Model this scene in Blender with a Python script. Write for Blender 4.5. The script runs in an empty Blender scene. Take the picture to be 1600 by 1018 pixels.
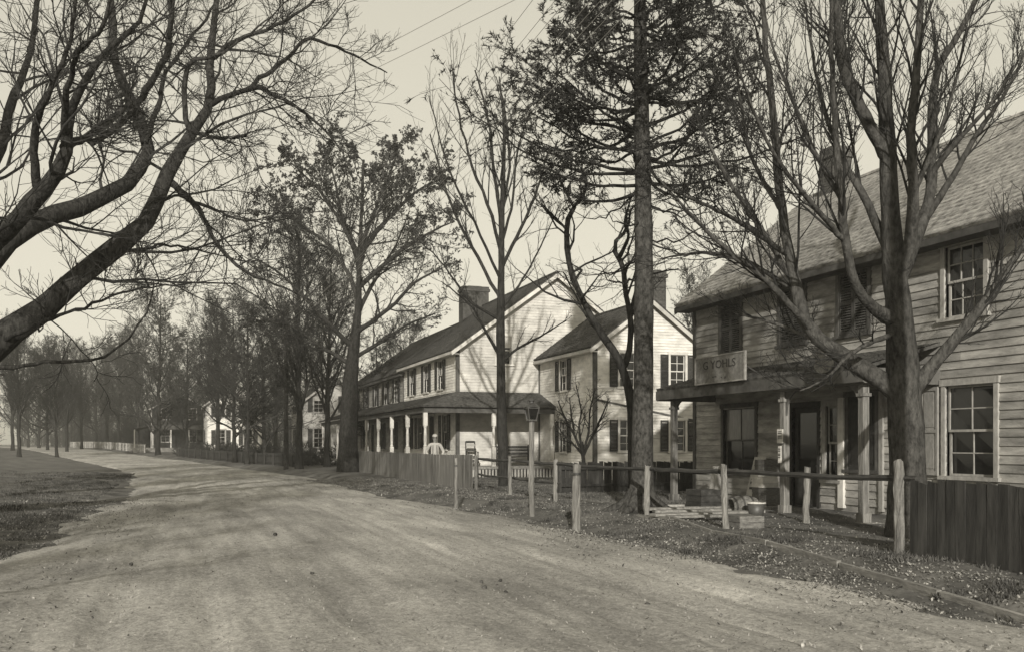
import bpy, bmesh, math, random
import numpy as np
from mathutils import Vector, Matrix
R = math.radians
random.seed(7); rng = np.random.default_rng(7)
scene = bpy.context.scene
col = scene.collection
# ------------------------------------------------------------------ camera
TH = R(19.1)                     # the camera looks 19 degrees to the right of the street
CH = 1.6                         # eye height
F = 1500.0 / 1600.0              # focal length / picture width
cam = bpy.data.cameras.new('camera'); cam_o = bpy.data.objects.new('camera', cam); col.objects.link(cam_o)
cam_o.location = (0, 0, CH); cam_o.rotation_euler = (R(90), 0, -TH)
cam.sensor_fit = 'HORIZONTAL'; cam.sensor_width = 36; cam.lens = 36 * F
cam.shift_y = (693 - 509) / 1600.0
cam.clip_start = 0.05; cam.clip_end = 3000
scene.camera = cam_o
# ------------------------------------------------------------------ sky and sun
SUN_AZ = math.atan2(-0.34, -0.94); SUN_EL = R(20)
sd = Vector((-0.34, -0.94, 0)).normalized() * math.cos(SUN_EL); sd.z = math.sin(SUN_EL)   # towards the sun
w = bpy.data.worlds.new('World'); scene.world = w; w.use_nodes = True
nt = w.node_tree; nt.nodes.clear()
sky = nt.nodes.new('ShaderNodeTexSky'); sky.sky_type = 'NISHITA'; sky.sun_disc = False
sky.sun_elevation = SUN_EL; sky.sun_rotation = math.atan2(sd.x, sd.y); sky.air_density = 1.0; sky.dust_density = 1.0; sky.ozone_density = 1.0
bw = nt.nodes.new('ShaderNodeRGBToBW')
tint = nt.nodes.new('ShaderNodeVectorMath'); tint.operation = 'SCALE'; tint.inputs[0].default_value = (1.92, 1.815, 1.50)
bg = nt.nodes.new('ShaderNodeBackground'); bg.inputs[1].default_value = 0.15
wo = nt.nodes.new('ShaderNodeOutputWorld')
pw = nt.nodes.new('ShaderNodeMath'); pw.operation = 'POWER'; pw.inputs[1].default_value = 0.3     # thin even overcast: the film records little of the sky's falloff
nt.links.new(sky.outputs[0], bw.inputs[0]); nt.links.new(bw.outputs[0], pw.inputs[0]); nt.links.new(pw.outputs[0], tint.inputs['Scale'])
nt.links.new(tint.outputs[0], bg.inputs[0]); nt.links.new(bg.outputs[0], wo.inputs[0])
sl = bpy.data.lights.new('sun', 'SUN'); sl.energy = 2.7; sl.angle = R(0.7); sl.color = (1.0, 0.965, 0.885)
so = bpy.data.objects.new('sun', sl); col.objects.link(so); so.location = (-20, -40, 40)
so.rotation_euler = sd.to_track_quat('Z', 'Y').to_euler()
scene.view_settings.view_transform = 'Standard'; scene.view_settings.look = 'None'
scene.view_settings.exposure = 0.85; scene.view_settings.gamma = 1.0
scene.render.engine = 'CYCLES'
# ------------------------------------------------------------------ materials (an old toned print: warm greys)
def g(v): return (v, v * 0.962, v * 0.89, 1)
def mat(name, v, v2=None, scale=6.0, stretch=(1, 1, 1), rough=0.85, bump=0.0, bscale=None, detail=6, spec=0.25, metallic=0.0, lo=0.35, hi=0.65):
    m = bpy.data.materials.new(name); m.use_nodes = True
    t = m.node_tree; b = t.nodes['Principled BSDF']
    b.inputs['Roughness'].default_value = rough; b.inputs['Metallic'].default_value = metallic
    b.inputs['Specular IOR Level'].default_value = spec
    if v2 is None:
        b.inputs['Base Color'].default_value = g(v)
    geo = t.nodes.new('ShaderNodeNewGeometry'); mp = t.nodes.new('ShaderNodeMapping'); mp.inputs['Scale'].default_value = stretch
    t.links.new(geo.outputs['Position'], mp.inputs[0])
    if v2 is not None:
        n = t.nodes.new('ShaderNodeTexNoise'); n.inputs['Scale'].default_value = scale; n.inputs['Detail'].default_value = detail; n.inputs['Roughness'].default_value = 0.65
        r = t.nodes.new('ShaderNodeValToRGB'); r.color_ramp.elements[0].position = lo; r.color_ramp.elements[1].position = hi
        r.color_ramp.elements[0].color = g(v); r.color_ramp.elements[1].color = g(v2)
        t.links.new(mp.outputs[0], n.inputs['Vector']); t.links.new(n.outputs['Fac'], r.inputs[0])
        n2 = t.nodes.new('ShaderNodeTexNoise'); n2.inputs['Scale'].default_value = scale * 0.13; n2.inputs['Detail'].default_value = 3
        mr = t.nodes.new('ShaderNodeMapRange'); mr.inputs[1].default_value = 0.3; mr.inputs[2].default_value = 0.7; mr.inputs[3].default_value = 0.78; mr.inputs[4].default_value = 1.18
        t.links.new(geo.outputs['Position'], n2.inputs['Vector']); t.links.new(n2.outputs['Fac'], mr.inputs[0])
        vm = t.nodes.new('ShaderNodeVectorMath'); vm.operation = 'SCALE'
        t.links.new(r.outputs[0], vm.inputs[0]); t.links.new(mr.outputs[0], vm.inputs['Scale'])
        oi = t.nodes.new('ShaderNodeObjectInfo'); om = t.nodes.new('ShaderNodeMapRange'); om.inputs[3].default_value = 0.8; om.inputs[4].default_value = 1.2
        t.links.new(oi.outputs['Random'], om.inputs[0])
        vm2 = t.nodes.new('ShaderNodeVectorMath'); vm2.operation = 'SCALE'
        t.links.new(vm.outputs[0], vm2.inputs[0]); t.links.new(om.outputs[0], vm2.inputs['Scale'])
        t.links.new(vm2.outputs[0], b.inputs['Base Color'])
    if bump > 0:
        nb = t.nodes.new('ShaderNodeTexNoise'); nb.inputs['Scale'].default_value = bscale or scale * 3; nb.inputs['Detail'].default_value = 6
        bp = t.nodes.new('ShaderNodeBump'); bp.inputs['Strength'].default_value = bump; bp.inputs['Distance'].default_value = 0.03
        t.links.new(mp.outputs[0], nb.inputs['Vector']); t.links.new(nb.outputs['Fac'], bp.inputs['Height']); t.links.new(bp.outputs[0], b.inputs['Normal'])
    return m
M = {}
M['bark'] = mat('bark', 0.012, 0.062, 11, (1.3, 1.3, 0.6), 1.0, 1.0, 22, detail=10, spec=0.05)
M['bark_dark'] = mat('bark_dark', 0.014, 0.045, 11, (1.4, 1.4, 0.5), 1.0, 0.9, 20, spec=0.05)
M['bark_pale'] = mat('bark_pale', 0.02, 0.085, 13, (1.2, 1.2, 0.7), 1.0, 1.0, 24, detail=10, spec=0.05)
M['bark_grey'] = mat('bark_grey', 0.028, 0.095, 11, (1.3, 1.3, 0.6), 1.0, 1.0, 22, detail=10, spec=0.05)
M['twig'] = mat('twig', 0.02, 0.04, 3, (1, 1, 1), 0.95)
M['needle'] = mat('needle', 0.02, 0.04, 2.0, (1, 1, 1), 0.8)
M['leaf'] = mat('leaf', 0.03, 0.08, 2.0, (1, 1, 1), 0.8)
M['white'] = mat('white_clapboard', 0.5, 0.74, 2.0, (1, 1, 2), 0.8, 0.1, 30)
M['white_trim'] = mat('white_trim', 0.46, 0.58, 6.0, (1, 1, 1), 0.7)
M['store'] = mat('weathered_clapboard', 0.2, 0.43, 2.2, (1, 0.7, 3), 0.9, 0.3, 30)
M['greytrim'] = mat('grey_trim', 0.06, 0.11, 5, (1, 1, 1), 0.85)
M['trim_pale'] = mat('pale_trim', 0.26, 0.38, 7, (2, 2, 1), 0.85)
M['shutter'] = mat('dark_shutter', 0.028, 0.05, 8, (1, 1, 1), 0.7)
M['shutter_grey'] = mat('grey_shutter', 0.045, 0.09, 8, (3, 3, 0.6), 0.85)
M['shingle'] = mat('roof_shingle', 0.03, 0.11, 7, (1, 1, 1), 0.95, 0.3, 25)
M['shingle_pale'] = mat('roof_shingle_pale', 0.16, 0.42, 7, (1, 1, 1), 0.95, 0.3, 25)
M['brick'] = mat('chimney_brick', 0.05, 0.11, 8, (1, 1, 1), 0.95, 0.3, 25)
M['fence'] = mat('fence_board', 0.10, 0.18, 3, (4, 4, 0.6), 0.9, 0.3, 25)
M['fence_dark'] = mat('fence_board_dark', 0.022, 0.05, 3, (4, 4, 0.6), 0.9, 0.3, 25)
M['post'] = mat('weathered_post', 0.10, 0.27, 8, (3, 3, 0.25), 0.95, 0.8, 25, lo=0.36, hi=0.66, detail=8)
M['rail'] = mat('weathered_rail', 0.025, 0.07, 6, (2, 0.4, 2), 0.95, 0.5, 25)
M['plank'] = mat('plank', 0.14, 0.3, 5, (3, 0.5, 3), 0.95, 0.4, 25)
M['dark_ceiling'] = mat('porch_ceiling', 0.08, 0.13, 4, (1, 1, 1), 0.9)  # plain dark tone of both porch ceilings
M['metal_dark'] = mat('dark_metal', 0.04, 0.07, 8, (1, 1, 1), 0.5, spec=0.5)
M['cloth_pale'] = mat('pale_cloth', 0.42, 0.52, 9, (1, 1, 1), 0.9)
M['cloth_dark'] = mat('dark_cloth', 0.05, 0.08, 9, (1, 1, 1), 0.9)
M['skin'] = mat('skin', 0.2, 0.26, 9, (1, 1, 1), 0.6)
M['wood_dark'] = mat('dark_wood', 0.03, 0.06, 6, (2, 2, 2), 0.7)
M['paper'] = mat('paper', 0.5, 0.66, 7, (1, 1, 1), 0.9)
M['wood_mid'] = mat('crate_wood', 0.09, 0.2, 6, (2, 2, 6), 0.9, 0.3, 20)
M['sign'] = mat('sign_board', 0.13, 0.24, 5, (2, 2, 2), 0.85)
M['ink'] = mat('sign_paint', 0.035, 0.06, 9, (1, 1, 1), 0.8)
M['pale_top'] = mat('pale_pane', 0.12, 0.2, 5, (2, 2, 0.5), 0.25, spec=0.5)  # glossy pale tone for the upper panes of the display window
M['wire'] = mat('wire', 0.3)
M['litter'] = mat('fallen_leaf', 0.05, 0.5, 14, (1, 1, 1), 0.9, lo=0.42, hi=0.68)
M['grass'] = mat('dry_grass', 0.03, 0.12, 1.6, (1, 1, 1), 0.9)
M['pebble'] = mat('pebble', 0.12, 0.4, 20, (1, 1, 1), 0.95)
M['stone'] = mat('stone', 0.03, 0.09, 12, (1, 1, 1), 0.95, 0.4)
M['stone_pale'] = mat('pale_stone', 0.22, 0.42, 9, (1, 1, 1), 0.95, 0.4)
gl = mat('window_glass', 0.012, rough=0.06, spec=0.5); M['glass'] = gl
# ------------------------------------------------------------------ helpers
def P(px, py, d):
    """a point seen at (px, py) of the 1600 px picture, d metres deep"""
    l = (px - 800) / 1500.0 * d
    return np.array((l * math.cos(TH) + d * math.sin(TH), d * math.cos(TH) - l * math.sin(TH), CH - (py - 693) / 1500.0 * d))
ORG = {}
def org(o): return ORG.get(o.name, np.zeros(3)) if o is not None else np.zeros(3)
def tag(o, label=None, cat=None, group=None, kind=None):
    if label: o['label'] = label
    if cat: o['category'] = cat
    if group: o['group'] = group
    if kind: o['kind'] = kind
    return o
def empty(name, loc, label=None, cat=None, group=None):
    o = bpy.data.objects.new(name, None); col.objects.link(o); o.location = loc; o.empty_display_size = 0.2
    ORG[o.name] = np.array(loc, float); tag(o, label, cat, group); return o
def link(name, me, material, parent=None, origin=None):
    o = bpy.data.objects.new(name, me); col.objects.link(o)
    if material is not None and len(me.materials) == 0: me.materials.append(material)
    if parent is not None: o.parent = parent; ORG[o.name] = org(parent)
    elif origin is not None: o.location = origin; ORG[o.name] = np.array(origin, float)
    return o
def mesh_np(name, V, Q, smooth=False, tri=False):
    V = np.asarray(V, dtype=np.float32); Q = np.asarray(Q, dtype=np.int32); k = Q.shape[1]
    me = bpy.data.meshes.new(name); me.vertices.add(len(V)); me.vertices.foreach_set('co', V.ravel())
    me.loops.add(Q.size); me.loops.foreach_set('vertex_index', Q.ravel())
    me.polygons.add(len(Q)); me.polygons.foreach_set('loop_start', np.arange(0, Q.size, k, dtype=np.int32))
    me.polygons.foreach_set('loop_total', np.full(len(Q), k, dtype=np.int32))
    if smooth: me.polygons.foreach_set('use_smooth', np.ones(len(Q), dtype=bool))
    me.update(calc_edges=True); me.validate(); return me
class MB:
    def __init__(s): s.v = []; s.f = []
    def poly(s, pts):
        n = len(s.v); s.v += [tuple(p) for p in pts]; s.f.append(tuple(range(n, n + len(pts)))); return s
    def hexa(s, p):           # 8 corners: bottom 4, top 4
        n = len(s.v); s.v += [tuple(q) for q in p]
        for f in ((3, 2, 1, 0), (4, 5, 6, 7), (0, 1, 5, 4), (1, 2, 6, 5), (2, 3, 7, 6), (3, 0, 4, 7)): s.f.append(tuple(n + i for i in f))
        return s
    def box(s, x0, x1, y0, y1, z0, z1):
        return s.hexa([(x0, y0, z0), (x1, y0, z0), (x1, y1, z0), (x0, y1, z0), (x0, y0, z1), (x1, y0, z1), (x1, y1, z1), (x0, y1, z1)])
    def bar(s, a, b, wd, ht):  # a beam from a to b, wd sideways, ht up
        a = Vector(a); b = Vector(b); t = (b - a).normalized()
        up = Vector((0, 0, 1)) if abs(t.z) < 0.95 else Vector((0, 1, 0))
        sdv = t.cross(up).normalized() * wd / 2; u = sdv.cross(t).normalized() * ht / 2
        return s.hexa([a - sdv - u, a + sdv - u, b + sdv - u, b - sdv - u, a - sdv + u, a + sdv + u, b + sdv + u, b - sdv + u])
    def fbox(s, fr, u0, u1, v0, v1, w0, w1):   # box in a wall frame
        return s.hexa([fr(u0, v0, w1), fr(u1, v0, w1), fr(u1, v0, w0), fr(u0, v0, w0), fr(u0, v1, w1), fr(u1, v1, w1), fr(u1, v1, w0), fr(u0, v1, w0)])
    def prism(s, pts, off):    # polygon pts extruded by off
        n = len(s.v); k = len(pts); s.v += [tuple(p) for p in pts] + [tuple(Vector(p) + Vector(off)) for p in pts]
        s.f.append(tuple(range(n + k - 1, n - 1, -1))); s.f.append(tuple(range(n + k, n + 2 * k)))
        for i in range(k): s.f.append((n + i, n + (i + 1) % k, n + k + (i + 1) % k, n + k + i))
        return s
    def lathe(s, c, prof, n=14, axis='z'):
        b = len(s.v); k = len(prof)
        for i in range(n):
            a = 2 * math.pi * i / n
            for r, z in prof:
                q = (r * math.cos(a), r * math.sin(a), z)
                if axis == 'y': q = (q[0], q[2], q[1])
                if axis == 'x': q = (q[2], q[0], q[1])
                s.v.append((c[0] + q[0], c[1] + q[1], c[2] + q[2]))
        for i in range(n):
            for j in range(k - 1):
                s.f.append((b + i * k + j, b + ((i + 1) % n) * k + j, b + ((i + 1) % n) * k + j + 1, b + i * k + j + 1))
        return s
    def tube(s, pts, rad, n=8):
        V, Q = tubes(np.array([pts], float), np.array([rad], float), n); b = len(s.v)
        s.v += [tuple(p) for p in V]; s.f += [tuple(int(i) + b for i in q) for q in Q]
        s.f.append(tuple(b + len(V) - n + i for i in range(n))); s.f.append(tuple(b + n - 1 - i for i in range(n))); return s
    def mesh(s, name, o=(0, 0, 0), smooth=False):
        me = bpy.data.meshes.new(name); me.from_pydata([(v[0] - o[0], v[1] - o[1], v[2] - o[2]) for v in s.v], [], s.f)
        if smooth: me.polygons.foreach_set('use_smooth', np.ones(len(me.polygons), dtype=bool))
        me.update(); return me
    def build(s, name, material, parent=None, origin=None, smooth=False):
        o = org(parent) if parent is not None else (origin if origin is not None else (0, 0, 0))
        return link(name, s.mesh(name, o, smooth), material, parent, origin)
def tubes(Pts, Rad, n=3):
    """Pts (N,K,3), Rad (N,K) -> verts, quads"""
    N, K, _ = Pts.shape
    T = np.gradient(Pts, axis=1); T /= np.linalg.norm(T, axis=2, keepdims=True) + 1e-9
    mT = np.abs(T.mean(axis=1)); ax = np.argmin(mT, axis=1); ref = np.eye(3)[ax][:, None, :]
    A = np.cross(T, ref); A /= np.linalg.norm(A, axis=2, keepdims=True) + 1e-9
    B = np.cross(T, A)
    an = 2 * np.pi * np.arange(n) / n
    V = Pts[:, :, None, :] + Rad[:, :, None, None] * (A[:, :, None, :] * np.cos(an)[None, None, :, None] + B[:, :, None, :] * np.sin(an)[None, None, :, None])
    base = (np.arange(N) * K * n)[:, None, None]; kk = (np.arange(K - 1) * n)[None, :, None]; ii = np.arange(n)[None, None, :]; jj = (ii + 1) % n
    q = np.stack([base + kk + ii, base + kk + jj, base + kk + n + jj, base + kk + n + ii], axis=-1).reshape(-1, 4)
    return V.reshape(-1, 3), q
class Buf:
    def __init__(s): s.V = []; s.Q = []; s.n = 0
    def add(s, V, Q): s.V.append(V); s.Q.append(Q + s.n); s.n += len(V)
    def tubes(s, Pts, Rad, n=3): s.add(*tubes(Pts, Rad, n))
    def build(s, name, material, parent, smooth=True):
        V = np.concatenate(s.V) - org(parent); Q = np.concatenate(s.Q)
        return link(name, mesh_np(name, V, Q, smooth), material, parent)
def copy_tree(o, parent=None):
    c = o.copy(); col.objects.link(c); c.parent = parent
    for ch in list(o.children): copy_tree(ch, c)
    return c
def sstep(a, b, x):
    t = np.clip((np.asarray(x, float) - a) / (b - a), 0, 1); return t * t * (3 - 2 * t)
def vnoise(x, y, seed=0):
    """smooth value noise on numpy arrays"""
    x = np.asarray(x, float); y = np.asarray(y, float)
    xi = np.floor(x).astype(np.int64); yi = np.floor(y).astype(np.int64); xf = x - xi; yf = y - yi
    def h(a, b):
        k = (a * 374761393 + b * 668265263 + seed * 1442695041) & 0xffffffff
        k = ((k ^ (k >> 13)) * 1274126177) & 0xffffffff
        return ((k ^ (k >> 16)) & 0xffff) / 65535.0
    u = xf * xf * (3 - 2 * xf); v = yf * yf * (3 - 2 * yf)
    return (h(xi, yi) * (1 - u) + h(xi + 1, yi) * u) * (1 - v) + (h(xi, yi + 1) * (1 - u) + h(xi + 1, yi + 1) * u) * v - 0.5
# ------------------------------------------------------------------ ground and road
def xc(y):                      # centre line of the road: straight, then bending left
    y = np.asarray(y, float); t = np.clip(y - 44, 0, None)
    return 2.5 - 0.22 * t * t / (t + 28)
def lw(y): return 0.9 * (1 - sstep(9, 24, y))      # the road spreads into the left verge near the camera
def rw(y): return 1.2 * sstep(17, 30, y) * (1 - sstep(60, 90, y))
def hz(x, y):
    x = np.asarray(x, float); y = np.asarray(y, float); xr = x - xc(y); xr = xr + np.where(xr < 0, lw(y), 0) * np.clip(-xr / 4, 0, 1); xo = xr; xr = xr + np.where(xr > 0, rw(y), 0)
    z = 0.9 * sstep(70, 170, y)
    z = z + 0.13 * sstep(5.1, 5.7, xr) - 0.07 * np.exp(-((xr - 4.7) / 0.35) ** 2) + 0.14 * sstep(4.0, 6.5, -xr) + 0.25 * sstep(8, 14, -xr)
    z = z - 0.16 * (1 - sstep(2.9, 4.1, np.abs(xr)))        # the bed under the road sheet
    near = np.exp(-np.clip(y, 0, None) / 60.0)
    z = z + near * (0.09 * vnoise(x * 0.7, y * 0.5, 1) + 0.05 * vnoise(x * 2.3, y * 1.7, 2) + 0.03 * vnoise(x * 6, y * 6, 3))
    return z
def grid(xs, ys, zf):
    X, Y = np.meshgrid(xs, ys); Z = zf(X, Y); V = np.stack([X, Y, Z], -1).reshape(-1, 3)
    nx, ny = len(xs), len(ys); i = np.arange(nx - 1)[None, :]; j = np.arange(ny - 1)[:, None]; a = j * nx + i
    return V, np.stack([a, a + 1, a + nx + 1, a + nx], -1).reshape(-1, 4)
def spaced(a, b, step, grow):
    out = [a]; s = step
    while out[-1] < b: out.append(out[-1] + s); s *= grow
    return out
ys = [-60, -40, -25, -15, -9] + spaced(-5, 1500, 0.13, 1.021)
xs_r = spaced(4.0, 900, 0.09, 1.035); xs_l = [-v for v in spaced(1.0, 900, 0.12, 1.045)][::-1]
xs = xs_l + list(np.linspace(-0.7, 3.7, 12)) + xs_r
V, Q = grid(np.array(xs), np.array(ys), hz)
gm = mat('ground_earth', 0.04, 0.15, 0.9, (1, 1, 1), 0.97, 0.8, 9, detail=10)
ground = link('ground', mesh_np('ground', V, Q, True), gm); tag(ground, 'bare dark earth and dead grass along the street', 'ground', kind='structure')
def rz(xr, y):
    x = xr + xc(y); a = np.abs(xr) - 0.7 * vnoise(y * 0.35, xr * 0.0 + np.sign(xr) * 7.3, 14) - 0.6 * vnoise(y * 1.1, np.sign(xr) * 3.3, 15) - 0.35 * vnoise(y * 3.1, xr * 1.5, 16); near = np.exp(-np.clip(y, 0, None) / 45.0)
    z = 0.9 * sstep(70, 170, y) + 0.045 + 0.05 * (1 - (xr / 4.4) ** 2) - 0.16 * sstep(3.9, 4.9, a)
    rut = sum(np.exp(-((xr - c - 0.25 * vnoise(y * 0.09, c, 5)) / 0.11) ** 2) for c in (-2.6, -1.9, -0.9, -0.5, 0.7, 1.0, 2.1, 2.7))
    return z - near * 0.05 * rut + near * (0.05 * vnoise(x * 1.1, y * 0.7, 8) + 0.03 * vnoise(x * 5, y * 2.2, 9) + 0.02 * vnoise(x * 11, y * 7, 10) + 0.012 * vnoise(x * 23, y * 15, 11))
yr = np.array([-30, -15, -8] + spaced(-4, 420, 0.07, 1.014)); xr = np.linspace(-5.0, 5.0, 130)
V, Q = grid(xr, yr, rz); V[:, 0] = V[:, 0] - lw(V[:, 1]) * np.clip(-V[:, 0] / 4, 0, 1) - rw(V[:, 1]) * np.clip(V[:, 0] / 4, 0, 1) + xc(V[:, 1])
rm = bpy.data.materials.new('road_dirt'); rm.use_nodes = True
t = rm.node_tree; b = t.nodes['Principled BSDF']; b.inputs['Roughness'].default_value = 0.95; b.inputs['Specular IOR Level'].default_value = 0.15
geo = t.nodes.new('ShaderNodeNewGeometry')
def nz(scale, st, det=6, ro=0.6):
    mp = t.nodes.new('ShaderNodeMapping'); mp.inputs['Scale'].default_value = st; t.links.new(geo.outputs['Position'], mp.inputs[0])
    n = t.nodes.new('ShaderNodeTexNoise'); n.inputs['Scale'].default_value = scale; n.inputs['Detail'].default_value = det; n.inputs['Roughness'].default_value = ro
    t.links.new(mp.outputs[0], n.inputs['Vector']); return n.outputs['Fac']
def ramp(f, a, bb, lo, hi):
    r = t.nodes.new('ShaderNodeMapRange'); r.inputs[1].default_value = lo; r.inputs[2].default_value = hi; r.inputs[3].default_value = a; r.inputs[4].default_value = bb
    t.links.new(f, r.inputs[0]); return r.outputs[0]
def mul(a, c):
    m = t.nodes.new('ShaderNodeMath'); m.operation = 'MULTIPLY'; t.links.new(a, m.inputs[0]); t.links.new(c, m.inputs[1]); return m.outputs[0]
f = mul(mul(ramp(nz(1.2, (1.3, 0.3, 1)), 0.8, 1.18, 0.3, 0.7), ramp(nz(0.35, (1, 0.5, 1), 3), 0.7, 1.22, 0.35, 0.65)), ramp(nz(14, (1, 0.6, 1), 8, 0.75), 0.62, 1.34, 0.3, 0.7))
f = mul(f, ramp(nz(2.2, (2.2, 0.09, 1), 5), 0.92, 1.06, 0.38, 0.6))
f = mul(f, mul(ramp(nz(3.5, (1.3, 0.12, 1), 6), 0.88, 1.1, 0.35, 0.65), ramp(nz(45, (1, 0.7, 1), 3), 0.78, 1.2, 0.35, 0.65)))
sc = t.nodes.new('ShaderNodeVectorMath'); sc.operation = 'SCALE'; sc.inputs[0].default_value = g(0.345)[:3]; t.links.new(f, sc.inputs['Scale']); t.links.new(sc.outputs[0], b.inputs['Base Color'])
bp = t.nodes.new('ShaderNodeBump'); bp.inputs['Strength'].default_value = 0.75; bp.inputs['Distance'].default_value = 0.03
t.links.new(nz(16, (1, 0.7, 1), 10, 0.7), bp.inputs['Height']); t.links.new(bp.outputs[0], b.inputs['Normal'])
road = link('road', mesh_np('road', V, Q, True), rm); tag(road, 'rutted dirt road curving away to the left', 'road', kind='structure')
# ------------------------------------------------------------------ house kit
def frame(p0, a, n):
    p0 = np.array(p0, float); a = np.array(a, float); n = np.array(n, float)
    def fr(u, v, w=0.0): return tuple(p0 + a * u + np.array((0, 0, 1.0)) * v + n * w)
    fr.a = a; fr.n = n; fr.p0 = p0
    return fr
CLAP = {}
def clap_mesh(e):
    k = round(e, 3)
    if k not in CLAP:
        m = MB(); o = 0.012
        prof = [(0.0, 0.0), (0.034, -o), (0.008, e), (0.0, e)]    # (w, v)
        m.prism([(0, -pw, pv) for pw, pv in prof], (1, 0, 0)); CLAP[k] = m.mesh('clapboard')
    return CLAP[k]
def rows(fr, L, z0, z1, e, openings, gable=None):
    """segments (u0,u1,v) of the clapboard rows of a wall; gable=(zeave, slope)"""
    out = []; v = z0; k = 0
    while v < z1 - 0.02:
        a, b = 0.0, L
        if gable and v + e > gable[0]:
            c = max(0.0, (v + e - gable[0])) / gable[1]; a, b = c, L - c
        segs = [(a, b)]
        for (u0, u1, v0, v1) in openings:
            if v + e * 0.7 > v0 and v + e * 0.3 < v1:
                ns = []
                for (p, q) in segs:
                    if u1 <= p or u0 >= q: ns.append((p, q))
                    else:
                        if u0 - p > 0.03: ns.append((p, u0))
                        if q - u1 > 0.03: ns.append((u1, q))
                segs = ns
        for p, q in segs:
            if q - p > 0.05:
                if q - p > 6:
                    j = p + (q - p) * (0.35 + 0.3 * ((k * 0.618) % 1)); out += [(p, j - 0.002, v), (j + 0.002, q, v)]
                else: out.append((p, q, v))
        v += e; k += 1
    return out
def siding(fr, segs, e, material, parent, single):
    """single: each board is an object of its own; else one joined mesh"""
    n = fr.n; a = fr.a
    if single:
        base = clap_mesh(e)
        if len(base.materials) == 0: base.materials.append(material)
        for (u0, u1, v) in segs:
            o = bpy.data.objects.new('clapboard', base); col.objects.link(o); o.parent = parent
            p = np.array(fr(u0, v, 0.0)) - org(parent); L = u1 - u0; tl = random.uniform(-0.006, 0.006)
            o.matrix_local = Matrix(((a[0] * L, -n[0], 0, p[0]), (a[1] * L, -n[1], 0, p[1]), (0, 0, 1, p[2] + tl), (0, 0, 0, 1)))
    else:
        m = MB()
        for (u0, u1, v) in segs:
            v = v + random.uniform(-.006, .006); m.prism([fr(u0, v, 0), fr(u0, v - 0.012, 0.036 + random.uniform(-.008, .003)), fr(u0, v + e, 0.006), fr(u0, v + e, 0)], tuple(a * (u1 - u0)))
        tag(m.build('clapboards', material, parent), kind='stuff')
def backing(fr, L, z0, z1, openings, material, parent, gable=None, name='wall', th=0.12):
    us = sorted({0.0, L} | {o[0] for o in openings} | {o[1] for o in openings}); vs = sorted({z0, z1} | {o[2] for o in openings} | {o[3] for o in openings})
    m = MB()
    for i in range(len(us) - 1):
        for j in range(len(vs) - 1):
            uc = (us[i] + us[i + 1]) / 2; vc = (vs[j] + vs[j + 1]) / 2
            if us[i] < 0 or us[i + 1] > L + 1e-6 or vs[j] < z0 - 1e-6 or vs[j + 1] > z1 + 1e-6: continue
            if any(o[0] < uc < o[1] and o[2] < vc < o[3] for o in openings): continue
            m.fbox(fr, us[i], us[i + 1], vs[j], vs[j + 1], -th, 0)
    if gable:
        m.prism([fr(0, z1, -th), fr(L, z1, -th), fr(L / 2, z1 + gable[1] * L / 2, -th)], tuple(fr.n * th))
    return m.build(name, material, parent)
def shutter(fr, u0, u1, v0, v1, w, material, parent, louvre=True, name='shutter'):
    m = MB(); s = 0.05
    for a, b, c, d in ((u0, u0 + s, v0, v1), (u1 - s, u1, v0, v1), (u0 + s, u1 - s, v0, v0 + 0.08), (u0 + s, u1 - s, v1 - 0.07, v1), (u0 + s, u1 - s, (v0 + v1) / 2 - 0.03, (v0 + v1) / 2 + 0.03)):
        m.fbox(fr, a, b, c, d, w, w + 0.04)
    if louvre:
        v = v0 + 0.1
        while v < v1 - 0.1:
            m.hexa([fr(u0 + s, v, w + 0.035), fr(u1 - s, v, w + 0.035), fr(u1 - s, v + 0.008, w + 0.035), fr(u0 + s, v + 0.008, w + 0.035), fr(u0 + s, v + 0.035, w + 0.005), fr(u1 - s, v + 0.035, w + 0.005), fr(u1 - s, v + 0.043, w + 0.005), fr(u0 + s, v + 0.043, w + 0.005)]); v += 0.055
    else:
        m.fbox(fr, u0 + s, u1 - s, v0 + 0.08, v1 - 0.07, w + 0.005, w + 0.022)
        for a, b in ((v0 + 0.13, (v0 + v1) / 2 - 0.08), ((v0 + v1) / 2 + 0.08, v1 - 0.12)): m.fbox(fr, u0 + s + 0.05, u1 - s - 0.05, a, b, w + 0.022, w + 0.032)
    return m.build(name, material, parent)
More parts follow.
